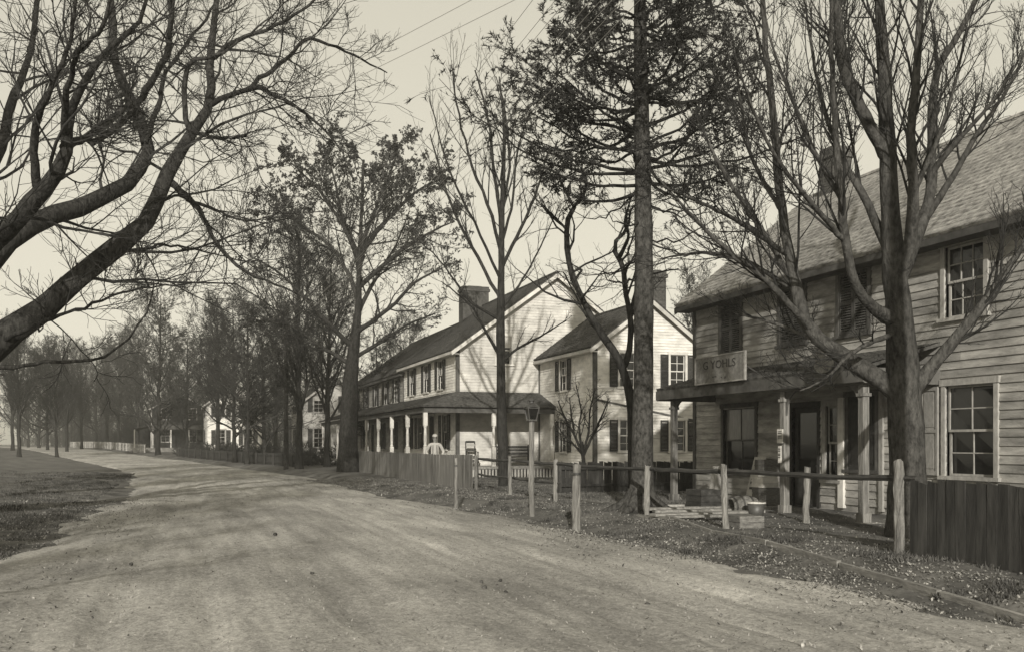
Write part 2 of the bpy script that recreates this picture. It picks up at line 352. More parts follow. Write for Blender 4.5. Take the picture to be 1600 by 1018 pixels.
def window(house, fr, u0, u1, v0, v1, trim, nx=2, ny=4, shut=None, shmat=None, closed=False, pale_top=0.0, louvre=True, name='window', gmat=None):
    """double-hung window: casing and sash (the part), its panes (upper ones pale on request), sill and shutters (sub-parts)"""
    c = 0.1; m = MB()
    m.fbox(fr, u0 - c, u0, v0, v1, -0.06, 0.058); m.fbox(fr, u1, u1 + c, v0, v1, -0.06, 0.058); m.fbox(fr, u0 - c - 0.03, u1 + c + 0.03, v1, v1 + 0.12, -0.06, 0.072)
    vm = (v0 + v1) / 2
    for (a, b, wo_) in ((v0, vm + 0.02, -0.065), (vm - 0.02, v1, -0.03)):
        s = 0.045
        m.fbox(fr, u0, u0 + s, a, b, wo_ - 0.03, wo_); m.fbox(fr, u1 - s, u1, a, b, wo_ - 0.03, wo_)
        m.fbox(fr, u0 + s, u1 - s, a, a + s, wo_ - 0.03, wo_); m.fbox(fr, u0 + s, u1 - s, b - s, b, wo_ - 0.03, wo_)
        for i in range(1, nx):
            uu = u0 + s + (u1 - u0 - 2 * s) * i / nx; m.fbox(fr, uu - 0.011, uu + 0.011, a + s, b - s, wo_ - 0.026, wo_ - 0.003)
        for j in range(1, ny // 2):
            vv = a + s + (b - a - 2 * s) * j / (ny // 2); m.fbox(fr, u0 + s, u1 - s, vv - 0.011, vv + 0.011, wo_ - 0.025, wo_ - 0.005)
    wd = m.build(name, trim, house)
    MB().fbox(fr, u0 - c - 0.05, u1 + c + 0.05, v0 - 0.07, v0, -0.08, 0.1).build('sill', trim, wd)
    hny = max(1, ny // 2)
    for (a, b, wo_) in ((v0 + 0.045, vm - 0.025, -0.083), (vm + 0.025, v1 - 0.045, -0.048)):
        for i in range(nx):
            for j in range(hny):
                pu0 = u0 + 0.045 + (u1 - u0 - 0.09) * i / nx; pu1 = u0 + 0.045 + (u1 - u0 - 0.09) * (i + 1) / nx
                pv0 = a + (b - a) * j / hny; pv1 = a + (b - a) * (j + 1) / hny
                tl = random.uniform(-0.004, 0.004)
                MB().hexa([fr(pu0, pv0, wo_ + tl), fr(pu1, pv0, wo_ - tl), fr(pu1, pv0, wo_ - 0.006), fr(pu0, pv0, wo_ - 0.006), fr(pu0, pv1, wo_ - tl * .5), fr(pu1, pv1, wo_ + tl * .7), fr(pu1, pv1, wo_ - 0.006), fr(pu0, pv1, wo_ - 0.006)]).build('pane', M['pale_top'] if (pale_top and pv0 > vm) else (gmat or M['glass']), wd)
    if shut:
        sm = shmat or M['shutter']; ww = (u1 - u0) / 2 + 0.02
        if closed:
            shutter(fr, u0, (u0 + u1) / 2 - 0.005, v0, v1, 0.005, sm, wd, louvre); shutter(fr, (u0 + u1) / 2 + 0.005, u1, v0, v1, 0.005, sm, wd, louvre)
        else:
            if 'l' in shut: shutter(fr, u0 - c - ww, u0 - c - 0.01, v0, v1, 0.045, sm, wd, louvre)
            if 'r' in shut: shutter(fr, u1 + c + 0.01, u1 + c + ww, v0, v1, 0.045, sm, wd, louvre)
    return wd
def slope(p00, p10, p01, p11, parent, material, ex=0.2, wdt=0.16, th=0.02, name='shingles', single=False):
    """roof slope: sheathing plus overlapping shingles; p00-p10 along the eave, p01-p11 along the ridge"""
    p00, p10, p01, p11 = [np.array(p, float) for p in (p00, p10, p01, p11)]
    A = p10 - p00; Lr = np.linalg.norm(p01 - p00); La = np.linalg.norm(A); nrm = np.cross(A, p01 - p00); nrm /= np.linalg.norm(nrm)
    if nrm[2] < 0: nrm = -nrm
    deck = MB().hexa([p00 - nrm * 0.06, p10 - nrm * 0.06, p11 - nrm * 0.06, p01 - nrm * 0.06, p00, p10, p11, p01])
    ro = deck.build('roof', material, parent)
    nr = max(2, int(Lr / ex)); V = []; Qd = []; c = 0
    for i in range(nr):
        t0 = i / nr; t1 = min(1.0, (i + 1.35) / nr)
        u = -random.random() * wdt
        while u < La:
            ww = wdt * random.uniform(0.7, 1.35); a = max(0, u + 0.004) / La; b_ = min(La, u + ww - 0.004) / La; u += ww
            if b_ - a < 0.02 / La: continue
            lift = th + random.uniform(0, 0.012); jt = random.uniform(-0.012, 0.012) / Lr
            def pt(s_, t_, h): return (p00 * (1 - s_) + p10 * s_) * (1 - t_) + (p01 * (1 - s_) + p11 * s_) * t_ + nrm * h
            V += [pt(a, t0 + jt, lift), pt(b_, t0 + jt, lift), pt(b_, t1, 0.004), pt(a, t1, 0.004), pt(a, t0 + jt, 0.001), pt(b_, t0 + jt, 0.001)]
            Qd += [(c, c + 1, c + 2, c + 3), (c + 4, c + 5, c + 1, c)]; c += 6
    o = org(parent); me = mesh_np(name, np.array(V) - o, Qd); tag(link(name, me, material, ro), kind='stuff')
    return ro
# ------------------------------------------------------------------ houses
def gable_house(name, label, x0, x1, y0, y1, eave, sl, wall_m, roof_m, trim_m, west, south, e=0.15, single=False, ov=0.35, cat='house', z0=-0.2, corner_m=None, found=0.3, rake_m=None, north_gable=True):
    h = empty(name, (x0, y0, 0), label, cat)
    fw = frame((x0, y0, 0), (0, 1, 0), (-1, 0, 0)); fs = frame((x0, y0, 0), (1, 0, 0), (0, -1, 0)); fn = frame((x0, y1, 0), (1, 0, 0), (0, 1, 0)); fe = frame((x1, y0, 0), (0, 1, 0), (1, 0, 0))
    LY = y1 - y0; LX = x1 - x0
    wn = backing(fw, LY, z0, eave, west, wall_m, h); ws = backing(fs, LX, z0, eave, south, wall_m, h, (eave, sl))
    backing(fn, LX, z0, eave, [], wall_m, h, (eave, sl)); backing(fe, LY, z0, eave, [], wall_m, h)
    siding(fw, rows(fw, LY, found, eave - 0.12, e, west), e, wall_m, wn, single)
    siding(fs, rows(fs, LX, found, eave + sl * LX / 2, e, south, (eave, sl)), e, wall_m, ws, False)
    siding(fe, rows(fe, LY, found, eave - 0.12, e, []), e, wall_m, h, False)
    cm = corner_m or trim_m
    for (cx, cy, dx, dy) in ((x0, y0, -1, -1), (x0, y1, -1, 1), (x1, y0, 1, -1)):
        m = MB(); m.box(*sorted((cx + dx * 0.0405, cx - dx * 0.10)), *sorted((cy + dy * 0.041, cy + dy * 0.056)), z0, eave); m.box(*sorted((cx + dx * 0.041, cx + dx * 0.056)), *sorted((cy + dy * 0.0405, cy - dy * 0.10)), z0, eave)
        m.build('corner_board', cm, h)
    xm = (x0 + x1) / 2; rzz = eave + sl * LX / 2 + 0.06
    ea = eave - ov * sl + 0.06
    slope((x0 - ov, y0 - ov, ea), (x0 - ov, y1 + ov, ea), (xm, y0 - ov, rzz), (xm, y1 + ov, rzz), h, roof_m)
    slope((x1 + ov, y1 + ov, ea), (x1 + ov, y0 - ov, ea), (xm, y1 + ov, rzz), (xm, y0 - ov, rzz), h, roof_m)
    for sgn, xe in ((-1, x0 - ov), (1, x1 + ov)):
        for yy in (y0 - ov - 0.012, y1 + ov - 0.012):
            m = MB(); m.hexa([(xe, yy, ea - 0.26), (xm, yy, rzz - 0.26), (xm, yy + 0.03, rzz - 0.26), (xe, yy + 0.03, ea - 0.26), (xe, yy, ea - 0.065), (xm, yy, rzz - 0.065), (xm, yy + 0.03, rzz - 0.065), (xe, yy + 0.03, ea - 0.065)])
            m.build('rake_board', rake_m or trim_m, h)
    MB().box(x0 - ov - 0.02, x0 - ov + 0.015, y0 - ov, y1 + ov, ea - 0.2, ea - 0.07).build('eave_fascia', rake_m or trim_m, h)
    MB().box(x0 - ov + 0.016, x0 + 0.0, y0 - ov + 0.03, y1 + ov - 0.03, ea - 0.2, ea - 0.17).build('soffit', rake_m or trim_m, h)
    MB().box(xm - 0.1, xm + 0.1, y0 - ov, y1 + ov, rzz - 0.03, rzz + 0.035).build('ridge_cap', roof_m, h)
    return h, fw, fs, wn, ws
def chimney(parent, cx, cy, z0, z1, dx, dy):
    m = MB().box(cx - dx / 2, cx + dx / 2, cy - dy / 2, cy + dy / 2, z0, z1); m.box(cx - dx / 2 - 0.07, cx + dx / 2 + 0.07, cy - dy / 2 - 0.07, cy + dy / 2 + 0.07, z1 + 0.001, z1 + 0.16); m.box(cx - dx / 2 - 0.02, cx + dx / 2 + 0.02, cy - dy / 2 - 0.02, cy + dy / 2 + 0.02, z1 + 0.161, z1 + 0.3)
    m.box(cx - dx / 4, cx + dx / 4, cy - dy / 4, cy + dy / 4, z1 + 0.301, z1 + 0.36)
    ch = m.build('chimney', M['brick'], parent)
    z = z0; k = 0; b = MB(); 
    while z < z1 - 0.05:
        u = cx - dx / 2 - (0.11 if k % 2 else 0)
        while u < cx + dx / 2 - 0.02:
            b.box(max(u, cx - dx / 2) + 0.006, min(u + 0.21, cx + dx / 2), cy - dy / 2 - 0.012, cy - dy / 2 + 0.002, z + 0.006, z + 0.066); u += 0.22
        u = cy - dy / 2 - (0 if k % 2 else 0.11)
        while u < cy + dy / 2 - 0.02:
            b.box(cx - dx / 2 - 0.012, cx - dx / 2 + 0.002, max(u, cy - dy / 2) + 0.006, min(u + 0.21, cy + dy / 2), z + 0.006, z + 0.066); u += 0.22
        z += 0.075; k += 1
    tag(b.build('bricks', M['brick'], ch), kind='stuff')
    return ch
# --- the store on the right
SX = 13.8; SY0 = 8.0; SY1 = 24.0
up = [(s - 0.47 - SY0, s + 0.47 - SY0, 3.98, 5.32) for s in (22.1, 19.4, 17.2, 14.1, 11.2)]
disp = (20.95 - SY0, 22.45 - SY0, 0.85, 2.55); door = (18.45 - SY0, 19.4 - SY0, 0.16, 2.45); narrow = (17.72 - SY0, 18.14 - SY0, 0.8, 2.45)
dark = (16.5 - SY0, 17.36 - SY0, 1.05, 2.62); low = (13.4 - SY0, 14.55 - SY0, 1.0, 2.7); low2 = (10.2 - SY0, 11.3 - SY0, 1.0, 2.7)
op = up + [disp, door, narrow, dark, low, low2]
store, fw, fs, wn, ws = gable_house('store_building', 'grey weathered two storey clapboard store behind the right maple', SX, 21.8, SY0, SY1, 5.8, 0.77, M['store'], M['shingle_pale'], M['greytrim'], op, [], e=0.16, single=True, ov=0.42, cat='store')
for i, (a, b_, c, d) in enumerate(up):
    window(store, fw, a, b_, c, d, M['trim_pale'] if i > 2 else M['greytrim'], 3, 4, 'lr' if i < 3 else None, M['shutter_grey'], closed=(i < 3))
window(store, fw, *disp, M['greytrim'], 2, 2, pale_top=1)
window(store, fw, *narrow, M['trim_pale'], 1, 4)
window(store, fw, *dark, M['greytrim'], 2, 4, 'lr', M['shutter'], closed=True, louvre=False)
wl = window(store, fw, *low, M['trim_pale'], 2, 4); window(store, fw, *low2, M['trim_pale'], 2, 4)
shutter(fw, low[1] + 0.16, low[1] + 0.62, low[2], low[3], 0.046, M['trim_pale'], wl, False)
# door
m = MB(); a, b_, c, d = door
m.fbox(fw, a - 0.1, a, c, d, -0.06, 0.045); m.fbox(fw, b_, b_ + 0.1, c, d, -0.06, 0.045); m.fbox(fw, a - 0.13, b_ + 0.13, d, d + 0.13, -0.06, 0.06); m.fbox(fw, a, b_, c - 0.05, c, -0.08, 0.12)
for q in ((a, a + 0.1), (b_ - 0.1, b_)): m.fbox(fw, q[0], q[1], c, d, -0.1, -0.055)
m.fbox(fw, a + 0.1, b_ - 0.1, c, c + 0.75, -0.095, -0.065); m.fbox(fw, a + 0.1, b_ - 0.1, d - 0.12, d, -0.1, -0.055)
dr = m.build('door', M['wood_dark'], store)
MB().fbox(fw, a + 0.1, b_ - 0.1, c + 0.75, d - 0.12, -0.09, -0.08).build('pane', M['glass'], dr)
MB().lathe(fw(a + 0.06, 1.1, -0.03), [(0, -0.04), (0.03, -0.03), (0.035, 0), (0.02, 0.02), (0, 0.03)], 10, 'x').build('door_knob', M['metal_dark'], dr)
MB().fbox(fw, 17.42 - SY0 + 0.06, 17.66 - SY0, 0.2, 2.62, 0.002, 0.085).build('pilaster', M['white_trim'], store)
MB().fbox(fw, 16.25 - SY0, 16.37 - SY0, 0.2, 2.7, 0.002, 0.07).build('pilaster', M['trim_pale'], store)
chimney(store, 17.8, 23.0, 8.2, 9.75, 0.6, 0.6)
# porch of the store
PX = 12.0; py0, py1 = 14.7, 22.9
slope((PX, py1, 3.05), (PX, py0, 3.05), (SX, py1, 3.55), (SX, py0, 3.55), store, M['shingle'], 0.18)
m = MB().box(PX - 0.02, PX + 0.015, py0, py1, 2.76, 3.0)
y = py0 + 0.06
pv = m.build('valance', M['greytrim'], store)
m = MB().box(PX + 0.016, SX, py0 + 0.002, py0 + 0.03, 2.74, 3.03); m.box(PX + 0.016, SX, py1 - 0.03, py1 - 0.002, 2.74, 3.03); m.box(PX + 0.016, SX - 0.05, py0 + 0.031, py1 - 0.031, 2.95, 2.97); m.build('porch_ceiling', M['dark_ceiling'], store)
for s in (22.3, 17.45, 14.95):
    m = MB().box(PX + 0.13, PX + 0.27, s - 0.07, s + 0.07, -0.1, 2.72); m.box(PX + 0.10, PX + 0.30, s - 0.10, s + 0.10, 2.5, 2.56); m.box(PX + 0.10, PX + 0.30, s - 0.10, s + 0.10, 0.1, 0.3)
    po = m.build('porch_post', M['post'], store)
    for sg in (-1, 1):
        if (s > 22 and sg > 0) or (s < 15 and sg < 0): continue
        pts = [(PX + 0.17, s + sg * 0.07, 2.72), (PX + 0.17, s + sg * 0.07, 2.2)] + [(PX + 0.17, s + sg * (0.07 + 0.45 * (1 - math.cos(q * math.pi / 12))), 2.2 + 0.52 * math.sin(q * math.pi / 12)) for q in range(1, 7)]
        MB().prism(pts, (0.05, 0, 0)).build('bracket', M['greytrim'], po)
# porch floor planks
y = py0
pf = MB().box(PX + 0.05, SX - 0.03, py0, py1, -0.1, 0.09).build('porch_floor', M['plank'], store)
x = PX
while x < SX - 0.1:
    MB().box(x, x + 0.142, py0 - 0.03, py1 + 0.03, 0.092, 0.125 + random.uniform(-0.004, 0.004)).build('floor_board', M['plank'], pf); x += 0.15
# sign boards
def lettering(txt, size, parent, loc, sx=1.0):
    cu = bpy.data.curves.new('lettering', 'FONT'); cu.body = txt; cu.size = size; cu.extrude = 0.004; cu.align_x = 'CENTER'; cu.align_y = 'CENTER'; cu.resolution_u = 3
    tmp = bpy.data.objects.new('lettering', cu); col.objects.link(tmp)
    bpy.context.view_layer.update(); me = bpy.data.meshes.new_from_object(tmp.evaluated_get(bpy.context.evaluated_depsgraph_get()))
    bpy.data.objects.remove(tmp); me.name = 'lettering'
    o = bpy.data.objects.new('lettering', me); col.objects.link(o); me.materials.clear(); me.materials.append(M['ink']); o.parent = parent
    p = np.array(loc) - org(parent)
    o.matrix_local = Matrix(((0, 0, -1, p[0]), (-sx, 0, 0, p[1]), (0, 1, 0, p[2]), (0, 0, 0, 1)))
    return o
sg = empty('name_board', (11.92, 19.6, 3.03), 'long painted name board standing on the edge of the store porch roof', 'sign')
MB().box(11.9, 11.935, 18.55, 20.65, 3.06, 3.66).build('board', M['sign'], sg)
m = MB(); m.box(11.885, 11.94, 18.5, 18.55, 3.03, 3.69); m.box(11.885, 11.94, 20.65, 20.7, 3.03, 3.69); m.box(11.885, 11.94, 18.55, 20.65, 3.66, 3.69); m.box(11.885, 11.94, 18.55, 20.65, 3.03, 3.06); m.build('board_frame', M['store'], sg)
for s in (18.9, 20.3): MB().bar((11.95, s, 3.5), (12.5, s, 3.22), 0.03, 0.03).build('brace', M['metal_dark'], sg)
lettering('G YOHLS', 0.27, sg, (11.895, 19.6, 3.46), 1.3); tag(lettering('--  . ,', 0.2, sg, (11.895, 19.6, 3.2), 1.6), kind='stuff')
ov_ = empty('oval_sign', (11.93, 15.8, 2.95), 'small pale oval sign on the eave of the store porch', 'sign')
m = MB(); pts = [(11.93, 15.8 + 0.29 * math.cos(q * math.pi / 14), 3.16 + 0.17 * math.sin(q * math.pi / 14)) for q in range(28)]; m.prism(pts, (0.03, 0, 0)); m.build('plate', M['sign'], ov_)
MB().bar((11.945, 15.8, 2.9), (11.945, 15.8, 3.0), 0.03, 0.03).build('bracket', M['metal_dark'], ov_)
# notices and goods on the store porch
def thing_box(name, label, cat, x0, x1, y0, y1, z0, z1, material, slats=True, group=None):
    t = empty(name, ((x0 + x1) / 2, (y0 + y1) / 2, z0), label, cat, group)
    MB().box(x0 + 0.015, x1 - 0.015, y0 + 0.015, y1 - 0.015, z0 + 0.01, z1 - 0.005).build('body', material, t)
    if slats:
        z = z0; n = max(2, int((z1 - z0) / 0.12)); hgt = (z1 - z0) / n
        for i in range(n): MB().box(x0, x0 + 0.014, y0, y1, z0 + i * hgt + 0.006, z0 + (i + 1) * hgt - 0.006).build('slat', material, t); MB().box(x0 + 0.0145, x1, y0, y0 + 0.014, z0 + i * hgt + 0.006, z0 + (i + 1) * hgt - 0.006).build('slat', material, t)
    return t
def board(name, label, cat, p, wy, hz_, material, lean=0.12):
    t = empty(name, p, label, cat); x, y, z = p
    MB().hexa([(x, y - wy / 2, z), (x + 0.02, y - wy / 2, z), (x + 0.02, y + wy / 2, z), (x, y + wy / 2, z), (x + lean, y - wy / 2, z + hz_), (x + lean + 0.02, y - wy / 2, z + hz_), (x + lean + 0.02, y + wy / 2, z + hz_), (x + lean, y + wy / 2, z + hz_)]).build('panel', material, t)
    m = MB(); f = lambda k, q: (x + lean * k - 0.006, y + q, z + hz_ * k)
    for k in (0.8, 0.68, 0.5, 0.42, 0.3): m.hexa([f(k, -wy * .36), f(k, wy * .33), tuple(np.array(f(k, wy * .33)) + (0.004, 0, 0)), tuple(np.array(f(k, -wy * .36)) + (0.004, 0, 0)), f(k + .05, -wy * .36), f(k + .05, wy * .33), tuple(np.array(f(k + .05, wy * .33)) + (0.004, 0, 0)), tuple(np.array(f(k + .05, -wy * .36)) + (0.004, 0, 0))])
    m.build('printing', M['ink'], t); return t
board('notice_board', 'tall pale notice board leaning beside the store display window', 'notice', (13.35, 20.55, 0.13), 0.5, 1.15, M['paper'], 0.3)
m = MB().lathe((13.2, 21.9, 0.13), [(0.0, 0.0), (0.19, 0.0), (0.2, 0.12), (0.17, 0.4), (0.1, 0.72), (0.06, 0.82), (0.09, 0.9), (0.0, 0.86)], 14)
t = empty('flour_sack', (13.2, 21.9, 0.13), 'tied white sack standing at the left end of the store porch', 'sack'); m.build('sack_body', M['cloth_pale'], t, smooth=True); MB().lathe((13.2, 21.9, 0.13), [(0.066, 0.8), (0.075, 0.815), (0.066, 0.83)], 10).build('string', M['rail'], t)
for i, (y, z, wy, h_, mt, lb) in enumerate(((19.95, 0.13, 0.55, 0.42, 'wood_mid', 'lowest slatted box in the stack beside the store door'), (20.0, 0.55, 0.48, 0.38, 'paper', 'pale box in the middle of the stack beside the store door'), (19.93, 0.93, 0.36, 0.3, 'wood_mid', 'smallest slatted box on top of the stack beside the store door'))):
    thing_box('goods_box', lb, 'box', 13.2, 13.65, y - wy / 2, y + wy / 2, z, z + h_, M[mt], True, 'boxes stacked by the store door')
board('price_placard', 'small white placard with dark lettering on the middle porch post', 'placard', (12.09, 17.47, 1.62), 0.2, 0.3, M['paper'], 0.0)
board('paper_notice', 'narrow pale paper strip below the placard on the porch post', 'notice', (12.093, 17.49, 1.2), 0.1, 0.36, M['paper'], 0.0)
# in front of the porch
thing_box('wooden_crate', 'dark wooden crate on the ground in front of the store porch', 'crate', 10.55, 11.05, 18.1, 18.75, 0.08, 0.62, M['wood_dark'])
thing_box('hitching_block', 'grey mounting block beside the second fence post', 'block', 9.25, 9.75, 14.55, 15.05, -0.02, 0.34, M['wood_mid'])
t = empty('nail_keg', (11.0, 17.2, 0.08), 'small keg lying on its side near the store porch', 'keg')
MB().lathe((11.0, 17.2, 0.3), [(0.0, -0.02), (0.17, -0.02), (0.17, -0.3), (0.19, -0.3), (0.235, -0.1), (0.24, 0.05), (0.2, 0.28), (0.0, 0.26)], 18, 'x').build('staves', M['wood_mid'], t, smooth=False)
for q, r_ in ((-0.24, 0.212), (-0.08, 0.243), (0.14, 0.236)): MB().lathe((11.0 + q, 17.2, 0.3), [(r_ - 0.01, -0.02), (r_ + 0.004, -0.02), (r_ + 0.004, 0.02), (r_ - 0.01, 0.02)], 18, 'x').build('hoop', M['metal_dark'], t)
t = empty('wash_bucket', (10.9, 16.55, 0.08), 'metal bucket with a pale rim beside the keg', 'bucket')
MB().lathe((10.9, 16.55, 0.08), [(0.0, 0.01), (0.13, 0.0), (0.18, 0.34), (0.165, 0.34), (0.12, 0.03), (0, 0.03)], 16).build('pail', M['metal_dark'], t, smooth=True); MB().lathe((10.9, 16.55, 0.08), [(0.178, 0.33), (0.195, 0.335), (0.195, 0.36), (0.17, 0.36)], 16).build('rim', M['paper'], t)
# --- the white house with the wrap-around porch
HX = 12.0; HY0 = 42.3; HY1 = 53.3
ups = [(s - 0.42 - HY0, s + 0.42 - HY0, 4.25, 5.65) for s in (45.2, 48.0, 51.2)]
los = [(s - 0.45 - HY0, s + 0.45 - HY0, 1.35, 3.0) for s in (44.4, 49.4, 51.9)]; dr_ = (46.4 - HY0, 47.4 - HY0, 0.75, 3.0)
sth = [(1.9, 2.6, 5.3, 6.6)]
white, fw, fs, wn, ws = gable_house('white_house', 'large white clapboard house with its gable end and wrap-around porch facing the road', HX, 21.6, HY0, HY1, 6.08, 0.735, M['white'], M['shingle'], M['white_trim'], ups + los + [dr_], sth, e=0.13, corner_m=M['greytrim'], ov=0.35)
for o_ in ups: window(white, fw, *o_, M['white_trim'], 2, 4, 'lr')
for o_ in los: window(white, fw, *o_, M['white_trim'], 2, 4, 'lr')
window(white, fs, *sth[0], M['white_trim'], 2, 4)
def panel_door(house, fr, a, b_, c, d, material, trim):
    m = MB(); m.fbox(fr, a - 0.1, a, c, d, -0.06, 0.045); m.fbox(fr, b_, b_ + 0.1, c, d, -0.06, 0.045); m.fbox(fr, a - 0.13, b_ + 0.13, d, d + 0.13, -0.06, 0.06)
    fo = m.build('door_frame', trim, house)
    m = MB(); m.fbox(fr, a, b_, c, d, -0.1, -0.07); um = (a + b_) / 2
    for q0, q1 in ((a + 0.1, um - 0.05), (um + 0.05, b_ - 0.1)):
        for r0, r1 in ((c + 0.15, c + 0.8), (c + 0.95, d - 0.15)): m.fbox(fr, q0, q1, r0, r1, -0.069, -0.055)
    do = m.build('door', material, house); MB().lathe(fr(a + 0.08, c + 1.0, -0.05), [(0, -0.05), (0.03, -0.03), (0.03, 0.0), (0, 0.02)], 8, 'x').build('door_knob', M['metal_dark'], do)
panel_door(white, fw, *dr_, M['shutter'], M['white_trim'])
# far, older part of the same house
FY1 = 72.0
upf = [(s - 0.42 - HY1, s + 0.42 - HY1, 4.05, 5.4) for s in (55.4, 58.4, 61.6, 65, 68.6)]; lof = [(s - 0.42 - HY1, s + 0.42 - HY1, 1.3, 2.9) for s in (56, 59.5, 66, 69.5)]; drf = (62.2 - HY1, 63.2 - HY1, 0.7, 2.9)
old, fo, _, _, _ = gable_house('long_house', 'long dark weathered house joined to the far end of the white house', HX + 0.06, 21.4, HY1 + 0.06, FY1, 5.8, 0.72, M['store'], M['shingle'], M['greytrim'], upf + lof + [drf], [], e=0.15, ov=0.3)
for o_ in upf + lof: window(old, fo, *o_, M['trim_pale'], 2, 4, 'lr')
panel_door(old, fo, *drf, M['shutter'], M['trim_pale'])
chimney(old, 16.75, 55.4, 8.6, 10.7, 1.6, 0.9)
# porch of the white house
A = 0.25; ez, wz = 3.34, 4.0; QX = 10.0; QY = 40.3
slope((QX - A, FY1, ez - 0.08), (QX - A, QY - A, ez - 0.08), (HX - 0.03, FY1, wz), (HX - 0.03, HY0 - 0.03, wz), white, M['shingle'], 0.2)
slope((QX - A, QY - A, ez - 0.08), (15.97, QY - A, ez - 0.08), (HX - 0.03, HY0 - 0.03, wz), (15.97, HY0 - 0.03, wz), white, M['shingle'], 0.2)
m = MB(); m.box(QX - 0.08, QX + 0.08, QY - 0.08, FY1 - 0.2, ez - 0.38, ez - 0.16); m.box(QX + 0.081, 15.95, QY - 0.08, QY + 0.08, ez - 0.38, ez - 0.16); m.build('porch_beam', M['greytrim'], white)
m = MB(); m.box(QX + 0.081, HX - 0.05, QY + 0.081, FY1 - 0.2, ez - 0.2, ez - 0.18); m.box(HX - 0.05, 15.95, QY + 0.081, HY0 - 0.05, ez - 0.2, ez - 0.18); m.build('porch_ceiling', M['dark_ceiling'], white)
FZ = 0.62
m = MB(); m.box(QX - 0.1, HX - 0.04, QY - 0.1, FY1, FZ - 0.12, FZ); m.box(HX - 0.04, 15.95, QY - 0.1, HY0 - 0.04, FZ - 0.12, FZ); pf = m.build('porch_floor', M['plank'], white)
m = MB(); x = QX
while x < 15.9: m.box(x, x + 0.09, QY - 0.06, QY - 0.04, -0.1, FZ - 0.13); x += 0.15
y = QY
while y < 56: m.box(QX - 0.06, QX - 0.04, y, y + 0.09, -0.1, FZ - 0.13); y += 0.15
tag(m.build('skirt_boards', M['trim_pale'], white), kind='stuff')
def post(x, y):
    m = MB(); 
    m.box(x - 0.085, x + 0.085, y - 0.085, y + 0.085, FZ, FZ + 0.85); m.box(x - 0.085, x + 0.085, y - 0.085, y + 0.085, ez - 0.95, ez - 0.38)
    m.lathe((x, y, 0), [(0.06, FZ + 0.85), (0.085, FZ + 0.9), (0.06, FZ + 0.97), (0.075, FZ + 1.2), (0.055, ez - 1.05), (0.08, ez - 1.0), (0.06, ez - 0.95)], 10)
    return m.build('porch_post', M['white_trim'], white)
for s in (40.3, 43.7, 47.2, 50.6, 54.0, 57.5, 61, 64.5, 68, 71.5): post(QX, s)
for x in (13.1, 15.85): post(x, QY)
for i, z in enumerate((0.46, 0.3, 0.14)): MB().box(QX - 0.42 - i * 0.3, QX - 0.11 - i * 0.3, 46.2, 47.7, -0.1, z).build('porch_step', M['plank'], white)
# --- the wing
WX = 16.0; WY0 = 35.9
wwin = [(39.2 - 0.38 - WY0, 39.2 + 0.38 - WY0, 3.95, 5.3), (39.2 - 0.38 - WY0, 39.2 + 0.38 - WY0, 1.25, 2.6)]
gwin = [(1.12, 1.82, 3.95, 5.35), (1.12, 1.82, 1.3, 2.6), (3.45, 4.15, 1.3, 2.6), (3.45, 4.15, 3.95, 5.35)]
wing, fw, fs, wn, ws = gable_house('house_wing', 'smaller white gabled wing with dark shutters right of the porch', WX, 21.0, WY0, 42.2, 5.7, 0.74, M['white'], M['shingle'], M['white_trim'], wwin, gwin, e=0.12, ov=0.3, corner_m=M['greytrim'])
for o_ in wwin: window(wing, fw, *o_, M['white_trim'], 2, 4, 'lr')
for o_ in gwin: window(wing, fs, *o_, M['white_trim'], 2, 4, 'lr')
chimney(wing, 19.55, 37.3, 6.3, 8.75, 0.6, 0.6)
MB().hexa([(16.02, WY0 - 0.06, 3.38), (20.9, WY0 - 0.06, 2.5), (20.9, WY0 - 0.03, 2.5), (16.02, WY0 - 0.03, 3.38), (16.02, WY0 - 0.06, 3.46), (20.9, WY0 - 0.06, 2.58), (20.9, WY0 - 0.03, 2.58), (16.02, WY0 - 0.03, 3.46)]).build('sloping_strip', M['greytrim'], wing)  # thin dark strip sloping down to the right across the gable wall
